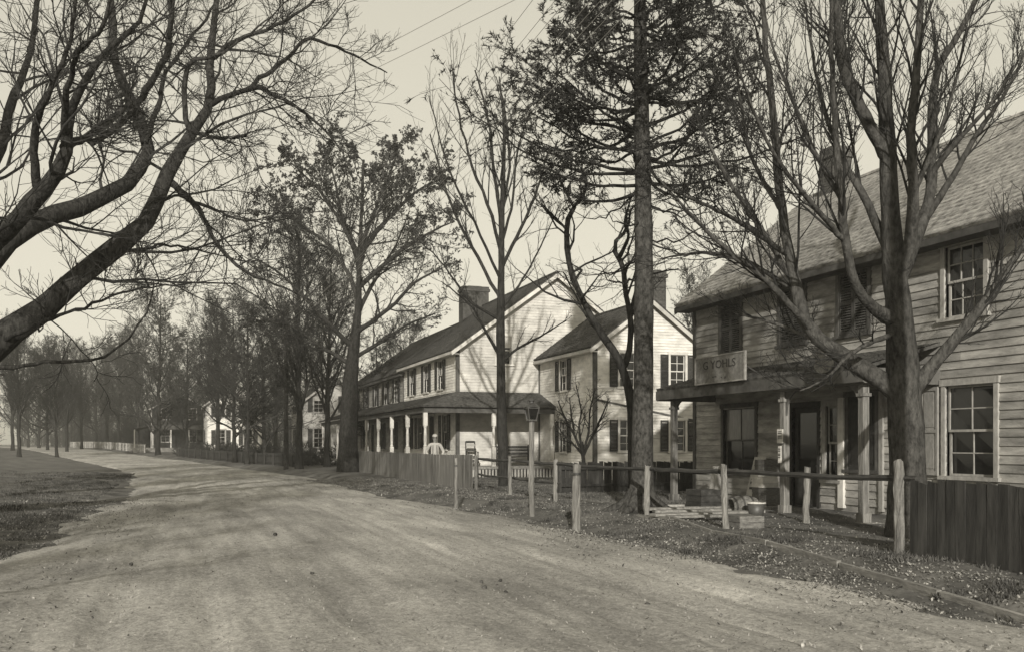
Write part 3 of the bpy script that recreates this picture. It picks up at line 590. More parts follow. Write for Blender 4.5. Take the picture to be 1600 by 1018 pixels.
# --- far houses
fwn = [(1.0, 1.8, 1.2, 2.7), (3.6, 4.4, 1.2, 2.7), (1.0, 1.8, 4.0, 5.3), (3.6, 4.4, 4.0, 5.3)]
def far_house(name, label, px, d, wX, LY, eave, sl, wm, rm_, porch=None):
    p = P(px, 693, d); x0, y0 = p[0], p[1]; z = float(hz(x0, y0))
    k = wX / 5.4; so_ = [(a * k, b_ * k, c, dd) for a, b_, c, dd in fwn]; we = [(1.5, 2.3, 1.2, 2.7), (4.5, 5.3, 1.2, 2.7), (1.5, 2.3, 4.0, 5.3), (4.5, 5.3, 4.0, 5.3)]
    h, fw, fs, wn, ws = gable_house(name, label, x0, x0 + wX, y0, y0 + LY, eave, sl, wm, rm_, M['trim_pale'], we, so_, e=0.2, ov=0.3)
    for o_ in so_: window(h, fs, *o_, M['trim_pale'], 2, 4, 'lr')
    for o_ in we: window(h, fw, *o_, M['trim_pale'], 2, 4, 'lr')
    if porch:
        slope((x0 - 2.0, y0 + LY, 2.75), (x0 - 2.0, y0 - 1.8, 2.75), (x0 - 0.05, y0 + LY, 3.3), (x0 - 0.05, y0 - 1.8, 3.3), h, rm_, 0.25, 0.3)
        slope((x0 - 0.04, y0 - 1.8, 2.75), (x0 + wX, y0 - 1.8, 2.75), (x0 - 0.04, y0 - 0.06, 3.3), (x0 + wX, y0 - 0.06, 3.3), h, rm_, 0.25, 0.3)
        for q in range(5): MB().box(x0 - 1.9 + q * (wX + 1.8) / 4, x0 - 1.76 + q * (wX + 1.8) / 4, y0 - 1.7, y0 - 1.56, -0.1, 2.75).build('porch_post', M['white_trim'], h)
        MB().box(x0 - 1.95, x0 + wX, y0 - 1.75, y0 - 0.06, -0.1, 0.5).build('porch_floor', M['plank'], h)
    h.location.z = z; return h
h1 = far_house('farmhouse', 'pale farmhouse gable half hidden by bare trees at the bend', 322, 98, 5.6, 8, 5.4, 0.7, M['white'], M['shingle']); chimney(h1, P(322, 693, 98)[0] + 2.8, P(322, 693, 98)[1] + 4, 6.5, 8.6, 0.7, 0.7)
far_house('cottage', 'small pale house behind the leafy tree at the end of the board fence', 472, 76, 5.0, 7, 4.9, 0.75, M['trim_pale'], M['shingle'])
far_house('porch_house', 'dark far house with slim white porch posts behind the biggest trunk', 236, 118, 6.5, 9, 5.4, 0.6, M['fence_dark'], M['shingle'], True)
# ------------------------------------------------------------------ fences, posts, lamp
def board_fence(name, label, pts, h, material, bw_=0.14, gap=0.012, post_m=None, th=0.022, cat='fence', pointed=False, rail_side=1, postgap=2.5, jit=0.02):
    root = empty(name, (pts[0][0], pts[0][1], 0), label, cat); o = org(root); meshes = []
    for k in range(5):
        hh = h + random.uniform(-jit, jit); m = MB()
        if pointed: m.prism([(-bw_ / 2, 0, -0.06), (bw_ / 2, 0, -0.06), (bw_ / 2, 0, hh - bw_ * 0.6), (0, 0, hh), (-bw_ / 2, 0, hh - bw_ * 0.6)], (0, th, 0))
        else: m.prism([(-bw_ / 2, 0, -0.06), (bw_ / 2, 0, -0.06), (bw_ / 2, 0, hh - 0.01 * k), (-bw_ / 2, 0, hh)], (0, th, 0))
        me = m.mesh('fence_board'); me.materials.append(material); meshes.append(me)
    n = 0
    for (a, b) in zip(pts[:-1], pts[1:]):
        a = Vector((a[0], a[1], 0)); b = Vector((b[0], b[1], 0)); L = (b - a).length; t = (b - a) / L; ang = math.atan2(t.y, t.x); nn = int(L / (bw_ + gap)); nrm = Vector((-t.y, t.x, 0)) * rail_side
        for i in range(nn):
            p = a + t * (i + 0.5) * L / nn; z = float(hz(p.x, p.y)); ob = bpy.data.objects.new('fence_board', random.choice(meshes)); col.objects.link(ob); ob.parent = root
            ob.location = (p.x - o[0], p.y - o[1], z); ob.rotation_euler = (random.uniform(-.012, .012), random.uniform(-.015, .015), ang + random.uniform(-.03, .03)); n += 1
        for zz in (0.25 * h, 0.8 * h):
            za, zb = float(hz(a.x, a.y)), float(hz(b.x, b.y)); MB().bar(a + nrm * 0.06 + Vector((0, 0, za + zz)), b + nrm * 0.06 + Vector((0, 0, zb + zz)), 0.05, 0.08).build('fence_rail', material, root)
        k = 0
        while k <= L:
            p = a + t * k + nrm * 0.14; z = float(hz(p.x, p.y)); MB().box(p.x - 0.05, p.x + 0.05, p.y - 0.05, p.y + 0.05, z - 0.2, z + h * 0.95).build('fence_post', post_m or material, root); k += postgap
    return root
board_fence('board_fence', 'grey close-boarded fence in front of the white house', [(9.0, 29.9), (9.0, 51.0)], 1.12, M['fence'], 0.135, rail_side=-1)
board_fence('yard_fence', 'dark upright board fence between the white house yard and the store', [(10.6, 26.5), (15.6, 26.9)], 0.92, M['fence_dark'], 0.13, rail_side=-1)
board_fence('dark_board_fence', 'dark board fence starting at the nearest post on the right', [(9.05, 10.2), (9.15, 5.2)], 1.0, M['fence_dark'], 0.15, 0.006)
board_fence('bend_fence', 'low dark board fence along the outside of the road bend', [(float(xc(y)) + 6.2, y) for y in (63, 75, 90, 104)], 0.85, M['fence_dark'], 0.2, 0.03)
board_fence('picket_fence', 'distant white picket fence where the road disappears left', [(float(xc(y)) + 6.0, y) for y in (120, 138, 156, 176, 192)], 1.0, M['trim_pale'], 0.2, 0.22, M['trim_pale'], pointed=True)
def round_post(x, y, h, r, material, parent, name='post', lean=(0, 0), chew=0.1, seed=0):
    rr = np.random.default_rng(seed); z = float(hz(x, y)); n = 9
    pts = [(x + lean[0] * q / 8 + rr.normal(0, .006), y + lean[1] * q / 8 + rr.normal(0, .006), z - 0.2 + (h + 0.2) * q / 8) for q in range(9)]
    rad = [r * (1.12 - 0.2 * q / 8) * (1 + rr.normal(0, .05)) for q in range(9)]
    m = MB().tube(pts, rad, n); m.v = [(a + rr.normal(0, r * chew), b + rr.normal(0, r * chew), c + (rr.normal(0, .012) if c > z + h - .05 else 0)) for a, b, c in m.v]
    return m.build(name, material, parent, origin=None if parent is not None else None, smooth=False)
fence = empty('rail_fence', (9.0, 14.6, 0), 'split rail fence with peeling pale posts and dark rails in front of the store', 'fence')
FP = [(9.0, 29.5, 1.1), (8.95, 26.0, 1.12), (9.1, 22.9, 1.1), (9.0, 17.6, 1.05), (9.0, 14.6, 1.1), (9.02, 10.35, 1.22)]
for i, (x, y, h_) in enumerate(FP): round_post(x, y, h_, 0.066 if i == 5 else 0.055, M['post'], fence, 'fence_post', (random.uniform(-.04, .04), random.uniform(-.05, .05)), 0.1, i)
for (a, b) in zip(FP[:-1], FP[1:]):
    for zz, r_ in ((1.0, 0.045), (0.5, 0.035)):
        if zz < 0.6 and b[1] < 20: continue
        za, zb = float(hz(a[0], a[1])), float(hz(b[0], b[1])); n = 9
        pts = [(a[0] + 0.08 + (b[0] - a[0]) * q / n + random.uniform(-.012, .012), a[1] + 0.25 + (b[1] - a[1] - 0.5) * q / n, za + (zb - za) * q / n + zz - 0.03 * math.sin(math.pi * q / n) + random.uniform(-.012, .012)) for q in range(n + 1)]
        MB().tube(pts, [r_ * random.uniform(0.85, 1.15) for _ in pts], 6).build('fence_rail', M['rail'], fence)
for (x, y, h_, r_, nm, lb) in ((6.4, 22.7, 1.28, 0.038, 'slender_post', 'slender pale stake at the road edge in front of the board fence'), (6.95, 16.45, 1.22, 0.078, 'hitching_post', 'stout peeling hitching post at the road edge left of the fir'), (11.1, 15.2, 1.05, 0.062, 'hitching_post', 'flaking pale post close in front of the store porch')):
    o = empty(nm, (x, y, 0), lb, 'post'); round_post(x, y, h_, r_, M['post'], o, 'shaft', (random.uniform(-.03, .03), random.uniform(-.03, .03)), 0.09, int(y)); z = float(hz(x, y))
    MB().lathe((x, y, z + h_ * 0.86), [(r_ * 0.9, -0.02), (r_ * 1.16, -0.018), (r_ * 1.16, 0.018), (r_ * 0.9, 0.02)], 9).build('iron_band', M['metal_dark'], o)
# lamp post with a glazed lantern
lx, ly = 7.43, 20.1; lz = float(hz(lx, ly)); lamp = empty('street_lamp', (lx, ly, lz), 'pale post carrying a square glass street lantern', 'street lamp')
round_post(lx, ly, 2.15, 0.058, M['post'], lamp, 'lamp_post', (0.0, 0.02), 0.05, 3)
T0 = lz + 2.12; m = MB(); m.box(lx - 0.1, lx + 0.1, ly - 0.08, ly + 0.12, T0, T0 + 0.03)
c0, c1, hh = 0.08, 0.13, 0.29; cx_, cy_ = lx, ly + 0.02
for sx_, sy_ in ((-1, -1), (1, -1), (1, 1), (-1, 1)): m.bar((cx_ + sx_ * c0, cy_ + sy_ * c0, T0 + 0.03), (cx_ + sx_ * c1, cy_ + sy_ * c1, T0 + hh), 0.022, 0.022)
cr = [(-1, -1), (1, -1), (1, 1), (-1, 1)]
for q in range(4):
    a, b = cr[q], cr[(q + 1) % 4]; m.bar((cx_ + a[0] * c1, cy_ + a[1] * c1, T0 + hh), (cx_ + b[0] * c1, cy_ + b[1] * c1, T0 + hh), 0.026, 0.03)
m.build('lantern_frame', M['metal_dark'], lamp)
for q in range(4):
    a, b = cr[q], cr[(q + 1) % 4]; k0, k1 = c0 * 0.94, c1 * 0.94
    p = [(cx_ + a[0] * k0, cy_ + a[1] * k0, T0 + 0.04), (cx_ + b[0] * k0, cy_ + b[1] * k0, T0 + 0.04), (cx_ + b[0] * k1, cy_ + b[1] * k1, T0 + hh - 0.015), (cx_ + a[0] * k1, cy_ + a[1] * k1, T0 + hh - 0.015)]
    MB().prism(p, (-(a[0] + b[0]) * 0.002, -(a[1] + b[1]) * 0.002, 0)).build('lantern_pane', M['glass'], lamp)
m = MB().lathe((cx_, cy_, T0 + hh + 0.016), [(0.0, 0.0), (0.19, 0.0), (0.14, 0.05), (0.06, 0.1), (0.055, 0.13), (0.085, 0.14), (0.07, 0.17), (0.0, 0.19)], 16); m.build('lantern_cap', M['metal_dark'], lamp, smooth=False)
MB().lathe((cx_, cy_, T0 + 0.03), [(0.0, 0.0), (0.05, 0.0), (0.05, 0.08), (0.02, 0.1), (0.025, 0.14), (0.04, 0.18), (0.02, 0.22), (0.0, 0.22)], 10).build('burner', M['paper'], lamp, smooth=True)
# planks lying beside the fir
for i, (x, y, L, wd, an, lb) in enumerate(((10.2, 18.1, 2.6, 0.28, 0.12, 'longest loose plank lying right of the fir'), (9.9, 17.5, 2.2, 0.24, 0.2, 'middle loose plank lying right of the fir'), (9.55, 16.8, 2.4, 0.3, 0.05, 'loose plank nearest the road, right of the fir'), (10.6, 18.9, 2.0, 0.22, 0.25, 'loose plank farthest from the road, right of the fir'), (9.2, 16.2, 1.6, 0.22, 0.3, 'short loose plank by the second fence post'))):
    z = float(hz(x, y)); dx, dy = math.cos(an) * L / 2, -math.sin(an) * L / 2
    m = MB().bar((x - dx + 0.4, y - dy, z + 0.07), (x + dx + 0.4, y + dy, z + 0.10), wd, 0.045); tag(m.build('plank', M['plank'], None, origin=(x, y, z)), lb, 'plank', 'planks lying by the fir')
# ------------------------------------------------------------------ porch furniture
def chair(name, label, x, y, z, pale):
    c = empty(name, (x, y, z), label, 'chair'); wd = M['wood_dark']
    MB().box(x - 0.24, x + 0.24, y - 0.24, y + 0.22, z + 0.42, z + 0.46).build('seat', wd, c)
    for sx_ in (-1, 1):
        MB().bar((x + sx_ * 0.21, y - 0.2, z + 0.04), (x + sx_ * 0.21, y - 0.2, z + 0.62), 0.045, 0.045).build('leg', wd, c); MB().bar((x + sx_ * 0.21, y + 0.2, z + 0.04), (x + sx_ * 0.21, y + 0.32, z + 1.1), 0.045, 0.045).build('leg', wd, c)
        MB().bar((x + sx_ * 0.21, y - 0.26, z + 0.63), (x + sx_ * 0.21, y + 0.24, z + 0.65), 0.06, 0.025).build('armrest', wd, c)
        pts = [(x + sx_ * 0.21, y - 0.45 + q * 0.11, z + 0.015 + 0.09 * ((q - 4) / 4) ** 2) for q in range(10)]; MB().tube(pts, [0.02] * 10, 6).build('rocker', wd, c)
    [MB().bar((x - 0.21, y + a, z + q), (x + 0.21, y + a, z + q), 0.03, k).build('back_slat', wd, c) for a, q, k in ((.315, 1.08, .1), (.28, .7, .07))]
    MB().bar((x - 0.2, y + 0.29, z + 0.93), (x + 0.2, y + 0.29, z + 0.93), 0.03, 0.12).build('back_cloth', pale, c)
chair('rocking_chair', 'dark rocking chair with a pale cloth over its back, on the side porch', 12.35, 41.1, FZ, M['cloth_pale'])
b = empty('porch_bench', (14.3, 41.3, FZ), 'long dark bench with a solid back on the side porch', 'bench')
MB().box(13.5, 15.2, 41.0, 41.45, FZ + 0.42, FZ + 0.47).build('seat', M['wood_dark'], b)
m = MB(); [MB().box(13.5, 15.2, 41.46, 41.49, FZ + 0.5 + q * 0.14, FZ + 0.62 + q * 0.14).build('back_slat', M['wood_dark'], b) for q in range(3)]
for x in (13.55, 15.1):
    for y in (41.03, 41.4): MB().box(x, x + 0.06, y, y + 0.05, FZ, FZ + 0.419 if y < 41.2 else FZ + 0.95).build('leg', M['wood_dark'], b)
# ------------------------------------------------------------------ the person behind the board fence
def skin_mesh(name, chains, material, parent, sub=2):
    """chains: list of [(point, (rx, ry)), ...]; a point given as an earlier (chain, index) pair joins the surface there"""
    vs, es, rs = [], [], []; idx = {}
    for ci, ch in enumerate(chains):
        prev = None
        for pi, (p, r) in enumerate(ch):
            if isinstance(p[0], str): cur = idx[(p[1], p[2])]
            else: vs.append(p); rs.append(r); cur = len(vs) - 1
            idx[(ci, pi)] = cur
            if prev is not None: es.append((prev, cur))
            prev = cur
    me = bpy.data.meshes.new(name); me.from_pydata(vs, es, []); o = bpy.data.objects.new(name, me); col.objects.link(o)
    sk = o.modifiers.new('skin', 'SKIN'); sk.use_smooth_shade = True
    if not me.skin_vertices:
        bm = bmesh.new(); bm.from_mesh(me); bm.verts.layers.skin.verify(); bm.to_mesh(me); bm.free()
    for i, r in enumerate(rs): me.skin_vertices[0].data[i].radius = r
    me.skin_vertices[0].data[0].use_root = True
    sb = o.modifiers.new('sub', 'SUBSURF'); sb.levels = sub; sb.render_levels = sub
    bpy.context.view_layer.update(); dg = bpy.context.evaluated_depsgraph_get(); m2 = bpy.data.meshes.new_from_object(o.evaluated_get(dg)); bpy.data.objects.remove(o)
    m2.name = name; m2.materials.clear(); m2.materials.append(material); m2.polygons.foreach_set('use_smooth', np.ones(len(m2.polygons), dtype=bool))
    ob = bpy.data.objects.new(name, m2); col.objects.link(ob); ob.parent = parent; return ob
pz = float(hz(9.55, 36.6)); person = empty('person', (9.55, 36.9, pz), 'person in a pale jacket and cap standing behind the board fence, hands on hips', 'person')
person.rotation_euler = (0, 0, R(-15))
J = lambda s: 'j'
body = [[((0, 0, .95), (.15, .11)), ((0, 0, 1.12), (.14, .1)), ((0, .01, 1.32), (.17, .115)), ((0, .01, 1.45), (.12, .09)), ((0, 0, 1.52), (.055, .055)), ((0, -.01, 1.6), (.07, .08)), ((0, -.01, 1.70), (.078, .095)), ((0, -.005, 1.77), (.05, .06))]]
for s in (-1, 1):
    ch = [(('j', 0, 3), None), ((s * .2, 0, 1.43), (.06, .06)), ((s * .31, .06, 1.22), (.048, .048)), ((s * .345, .06, 1.14), (.045, .045)), ((s * .3, -.02, 1.04), (.036, .036)), ((s * .24, -.06, 1.0), (.03, .022)), ((s * .19, -.1, .985), (.034, .018))]; body.append(ch); ci = len(body) - 1
    for q, (dz, ln) in enumerate(((.03, .06), (.012, .075), (-.008, .07), (-.026, .055))): body.append([(('j', ci, 6), None), ((s * .165, -.125, .985 + dz), (.010, .010)), ((s * (.165 - ln * .7), -.14, .98 + dz), (.009, .009)), ((s * (.165 - ln * 1.3), -.13, .975 + dz), (.007, .007))])
    body.append([(('j', ci, 5), None), ((s * .235, -.02, .99), (.011, .011)), ((s * .2, .02, .98), (.009, .009))])
    body.append([(('j', 0, 0), None), ((s * .1, 0, .86), (.095, .1)), ((s * .12, -.02, .48), (.065, .07)), ((s * .13, .02, .25), (.055, .06)), ((s * .13, .03, .07), (.04, .045)), ((s * .14, -.1, .035), (.045, .03)), ((s * .145, -.17, .03), (.035, .022))])
skin_mesh('body', body, M['skin'], person)
jk = [[((0, 0, .9), (.185, .14)), ((0, 0, 1.12), (.17, .13)), ((0, .01, 1.32), (.195, .14)), ((0, .01, 1.455), (.13, .1)), ((0, .005, 1.49), (.075, .07))]]
for s in (-1, 1): jk.append([(('j', 0, 3), None), ((s * .2, 0, 1.435), (.08, .08)), ((s * .31, .06, 1.22), (.068, .068)), ((s * .345, .06, 1.135), (.064, .064)), ((s * .28, -.035, 1.025), (.05, .05))])
skin_mesh('jacket', jk, M['cloth_pale'], person)
tr = [[((0, 0, .96), (.16, .125)), ((0, 0, .9), (.17, .13))]]
for s in (-1, 1): tr.append([(('j', 0, 1), None), ((s * .1, 0, .82), (.11, .115)), ((s * .12, -.02, .48), (.085, .09)), ((s * .13, .02, .25), (.075, .08)), ((s * .13, .03, .1), (.07, .075))])
skin_mesh('trousers', tr, M['cloth_dark'], person)
ob = MB().lathe((0, 0.0, 0), [(0.0, 1.86), (0.07, 1.85), (0.1, 1.81), (0.108, 1.755), (0.1, 1.745)], 16); ob.prism([(-.08, -.08, 1.75), (.08, -.08, 1.75), (.06, -.16, 1.735), (0, -.18, 1.73), (-.06, -.16, 1.735)], (0, 0, .012)); cp = link('cap', ob.mesh('cap', (0, 0, 0), True), M['cloth_pale'], None); cp.parent = person
fc = MB(); fc.prism([(-.012, -.085, 1.645), (.012, -.085, 1.645), (0, -.092, 1.70)], (0, -.03, 0)); cp = link('nose', fc.mesh('nose'), M['skin'], None); cp.parent = person
for s in (-1, 1):
    e_ = MB().lathe((s * .03, -.093, 1.70), [(0, -.012), (.012, -.006), (.012, .006), (0, .012)], 8, 'y'); q = link('eye', e_.mesh('eye'), M['cloth_dark'], None); q.parent = person
    e_ = MB().lathe((s * .08, 0, 1.68), [(0, -.012), (.028, -.008), (.026, .01), (0, .012)], 8, 'x'); q = link('ear', e_.mesh('ear'), M['skin'], None); q.parent = person
q = link('mouth', MB().box(-.025, .025, -.1, -.085, 1.615, 1.622).mesh('mouth'), M['cloth_dark'], None); q.parent = person

kb = empty('timber_kerb', (8.8, 16.2, 0), 'low worn timber edging of the footpath from the fir to the lower right', 'kerb')
KP = [(9.0, 18.0), (8.75, 16.1), (8.45, 14.1), (8.1, 12.0), (7.8, 10.0), (7.5, 8.0), (7.25, 6.2)]
for (a, b) in zip(KP[:-1], KP[1:]):
    za, zb = float(hz(*a)), float(hz(*b)); MB().bar((a[0], a[1] - .02, za + .01 + random.uniform(-.02, .02)), (b[0], b[1] + .02, zb + .01 + random.uniform(-.02, .02)), .06, .10).build('kerb_plank', M['plank'], kb)

q = link('hair', MB().lathe((0, .012, 0), [(.05, 1.62), (.083, 1.66), (.092, 1.71), (.09, 1.75)], 14).mesh('hair', (0, 0, 0), True), M['cloth_dark'], None); q.parent = person
q = MB(); [q.bar((a * .075, -.137, 1.43), (a * .085, -.137, 1.0), .03, .008) for a in (-1, 1)]
for a in (-1, 1): k = link('suspender', MB().bar((a * .075, -.143, 1.42), (a * .085, -.15, .98), .03, .008).mesh('suspender'), M['cloth_dark'], None); k.parent = person
# ------------------------------------------------------------------ trees
def norm(a): return a / (np.linalg.norm(a, axis=-1, keepdims=True) + 1e-9)
def sprout(Pp, Rp, n, t0, t1, ang, lf, K, up=0.1, wig=0.2, rr=0.6, rend=0.003, r=rng, flat=0.0, lmin=0.0, lmax=99, rmax=9):
    """children of a set of branches. Pp (N,K,3), Rp (N,K). returns arrays of the children"""
    N, Kp, _ = Pp.shape; idx = np.repeat(np.arange(N), n)
    t = (np.tile(np.arange(n), N) + r.random(N * n)) / n * (t1 - t0) + t0
    f = t * (Kp - 1); i = np.minimum(f.astype(int), Kp - 2); fr_ = (f - i)[:, None]
    p = Pp[idx, i] * (1 - fr_) + Pp[idx, i + 1] * fr_; T = norm(Pp[idx, i + 1] - Pp[idx, i]); rad = Rp[idx, i] * (1 - fr_[:, 0]) + Rp[idx, i + 1] * fr_[:, 0]
    L = np.linalg.norm(np.diff(Pp, axis=1), axis=2).sum(1)[idx]
    ln = np.clip(L * lf * (1.15 - 0.6 * t) * r.uniform(0.55, 1.25, len(t)), lmin, lmax)
    d = r.normal(size=T.shape); d[:, 2] *= (1 - flat); d = norm(d - T * (d * T).sum(1, keepdims=True))
    a = np.radians(r.uniform(ang[0], ang[1], len(t)))[:, None]
    dr = norm(T * np.cos(a) + d * np.sin(a)); out = np.empty((len(t), K, 3)); out[:, 0] = p; st = (ln / (K - 1))[:, None]
    for k in range(1, K):
        dr = norm(dr + r.normal(size=dr.shape) * wig + np.array((0, 0, up))); out[:, k] = out[:, k - 1] + dr * st
    r0 = np.minimum(np.maximum(rad * rr, rend * 1.15), rmax)[:, None]; q = np.linspace(0, 1, K)[None, :]
    return out, r0 * (1 - q) + np.minimum(rend, r0) * q
def resample(pts, K, jit=0.0, r=rng):
    pts = np.array(pts, float); d = np.concatenate([[0], np.cumsum(np.linalg.norm(np.diff(pts[:, :3], axis=0), axis=1))]); n = len(pts)
    ss = np.linspace(0, d[-1], K); out = np.empty((K, pts.shape[1]))
    # Catmull-Rom
    for k, s in enumerate(ss):
        i = min(max(np.searchsorted(d, s) - 1, 0), n - 2); u = (s - d[i]) / (d[i + 1] - d[i] + 1e-9)
        p0, p1, p2, p3 = pts[max(i - 1, 0)], pts[i], pts[i + 1], pts[min(i + 2, n - 1)]
        out[k] = 0.5 * (2 * p1 + (p2 - p0) * u + (2 * p0 - 5 * p1 + 4 * p2 - p3) * u * u + (3 * p1 - p0 - 3 * p2 + p3) * u ** 3)
    if jit:
        L = d[-1] / K; out[1:-1, :3] += r.normal(size=(K - 2, 3)) * L * jit
    return out
def limb_px(pts, K=18, jit=0.05, r=rng):
    """pts (px, py, d, width_px) -> (K,3), (K,)"""
    a = np.array([np.concatenate([P(x, y, d), [w_ * d / 3000.0]]) for (x, y, d, w_) in pts]); o = resample(a, K, jit, r); return o[:, :3], np.maximum(o[:, 3], 0.003)
def limb_object(name, pts, rad, material, parent, n=10, knob=0.06, r=rng):
    V, Q = tubes(pts[None], (rad * (1 + r.normal(size=rad.shape) * 0.03))[None], n)
    V = V + r.normal(size=V.shape) * np.repeat(rad, n)[:, None] * knob
    return link(name, mesh_np(name, V - org(parent), Q, True), material, parent)
def crown(root, limbs, levels, material, r=rng, name='crown', extra=None):
    """limbs: list of (pts, rad), same K; levels: list of dict for sprout + sides"""
    buf = Buf(); Pp = np.stack([l[0] for l in limbs]); Rp = np.stack([l[1] for l in limbs]); last = (Pp, Rp); allv = []
    for lv in levels:
        lv = dict(lv); n = lv.pop('sides', 3); src = lv.pop('src', None)
        c = sprout(*(last if src is None else allv[src]), r=r, **lv); buf.tubes(*c, n); allv.append(c); last = c
    buf.build(name, material, root); return allv
def tree_root(name, base, label, group=None, cat='tree'):
    return empty(name, (base[0], base[1], float(hz(base[0], base[1]))), label, cat, group)
# --- the big tree whose limbs reach in from the left
def left_tree():
    r = np.random.default_rng(11); S = 2.1; b = P(-118, 693, 9.0 * S); root = tree_root('spreading_tree', b, 'huge bare tree whose crooked dark limbs reach in from the left')
    tp, tr_ = limb_px([(x, y, d * S, w_ * .8) for x, y, d, w_ in [(-130, 850, 9.0, 150), (-122, 815, 9, 112), (-112, 760, 9.0, 98), (-104, 680, 9.0, 92), (-92, 590, 9.0, 92), (-84, 520, 9.1, 80)]], 16, 0.02, r)
    limb_object('trunk', tp, tr_, M['bark'], root, 18, 0.05, r)
    L = []
    L.append([(-95, 640, 9, 70), (-45, 580, 9.1, 68), (0, 535, 9.1, 62), (72, 476, 9.3, 56), (150, 408, 9.5, 46), (212, 360, 9.6, 40), (246, 310, 9.8, 34), (268, 258, 10, 30), (292, 214, 10.1, 26), (322, 168, 10.3, 20), (331, 100, 10.6, 16), (333, 50, 10.9, 14), (345, -60, 11.4, 9)])
    L.append([(322, 168, 10.3, 13), (352, 152, 10.2, 11), (395, 138, 10.0, 10), (430, 150, 9.8, 8), (470, 172, 9.6, 6), (510, 205, 9.4, 4), (536, 240, 9.3, 2)])
    L.append([(385, 142, 10.1, 9), (420, 112, 10.4, 9), (452, 90, 10.6, 8), (480, 62, 10.8, 7), (528, 75, 11.0, 5), (566, 92, 11.2, 4), (605, 114, 11.3, 2)])
    L.append([(331, 92, 10.6, 10), (372, 62, 10.4, 9), (422, 44, 10.3, 7), (480, 10, 10.2, 5), (540, -50, 10.1, 3)])
    L.append([(300, 205, 10.1, 9), (340, 216, 9.8, 8), (384, 212, 9.5, 6)])
    L.append([(258, 278, 10, 17), (292, 308, 9.8, 13), (318, 340, 9.7, 11), (338, 380, 9.6, 8), (384, 425, 9.5, 6), (442, 448, 9.4, 4), (486, 470, 9.3, 2)])
    L.append([(292, 312, 9.8, 8), (330, 325, 9.6, 6), (365, 340, 9.4, 4), (420, 350, 9.2, 2)])
    L.append([(296, 208, 10.1, 12), (288, 150, 10.0, 10), (298, 98, 9.9, 9), (334, 88, 9.8, 7), (380, 60, 9.7, 4), (430, 20, 9.6, 3)])
    L.append([(-95, 560, 9, 68), (-40, 440, 9.3, 60), (15, 372, 9.5, 52), (72, 340, 9.8, 44), (140, 318, 10.2, 38), (200, 285, 10.5, 32), (228, 245, 10.8, 28), (222, 190, 11, 22), (206, 160, 11.1, 20), (184, 112, 11.4, 17), (176, 45, 11.7, 14), (172, -60, 12, 9)])
    L.append([(212, 165, 11.1, 15), (240, 122, 10.9, 14), (260, 86, 10.7, 13), (266, 40, 10.5, 12), (276, -60, 10.2, 8)])
    L.append([(226, 225, 10.8, 14), (246, 170, 11.0, 10), (262, 110, 11.3, 8), (300, 60, 11.6, 6), (340, 0, 11.8, 4)])
    L.append([(140, 226, 10.5, 14), (175, 205, 10.6, 13), (210, 172, 11, 12)])
    L.append([(-88, 535, 9.1, 60), (-30, 400, 8.8, 48), (40, 330, 8.6, 40), (92, 262, 8.5, 30), (106, 190, 8.5, 22), (128, 130, 8.4, 16), (168, 78, 8.4, 12), (212, 40, 8.3, 9), (240, -40, 8.2, 6)])
    L.append([(98, 230, 8.5, 15), (130, 218, 8.9, 14), (165, 195, 9.2, 13), (205, 160, 9.4, 10)])
    L.append([(100, 215, 8.5, 16), (104, 150, 8.2, 13), (120, 85, 7.9, 10), (160, 40, 7.6, 8), (180, -50, 7.4, 5)])
    L.append([(60, 300, 8.6, 20), (52, 210, 8.3, 16), (78, 140, 8.0, 11), (110, 60, 7.8, 8), (118, -40, 7.6, 5)])
    L.append([(-84, 530, 9.1, 45), (-60, 380, 9.8, 34), (-10, 260, 10.4, 26), (20, 160, 10.9, 18), (50, 70, 11.4, 12), (60, -60, 11.8, 8)])
    L.append([(-70, 600, 9, 14), (0, 575, 8.6, 10), (72, 566, 8.4, 7), (135, 562, 8.2, 6), (190, 540, 8.1, 4), (228, 490, 8.0, 3), (240, 440, 7.9, 2)])
    L.append([(0, 535, 9.1, 12), (72, 500, 8.7, 8), (130, 480, 8.5, 6), (200, 455, 8.3, 4), (262, 445, 8.1, 2)])
    L.append([(150, 408, 9.5, 8), (215, 390, 10.4, 6), (280, 385, 11.2, 4), (350, 400, 12, 2)])
    ls = []
    for q in L:
        p, w_ = limb_px([(x, y, 9.0 * S + (d - 9.0) * 2.6, k * .7 + .6) for x, y, d, k in q], 22, 0.07 if q[0][3] < 30 else 0.04, r); limb_object('limb', p, w_, M['bark'], root, 12 if q[0][3] > 20 else 8, 0.05, r)
        if q[0] != (-70, 600, 9, 14): ls.append((p, w_))
    crown(root, ls, [dict(n=12, t0=.25, t1=1.0, ang=(25, 75), lf=.42, K=8, up=.04, wig=.17, rr=.4, rend=.007, sides=5, lmin=1.0, lmax=4.6, rmax=.04), dict(n=7, t0=.12, t1=1.0, ang=(25, 60), lf=.55, K=6, up=.05, wig=.16, rr=.6, rend=.005, sides=4), dict(n=6, t0=.15, t1=1.0, ang=(20, 55), lf=.6, K=5, up=.05, wig=.15, rr=.65, rend=.0038, sides=3)], M['twig'], r)
left_tree()
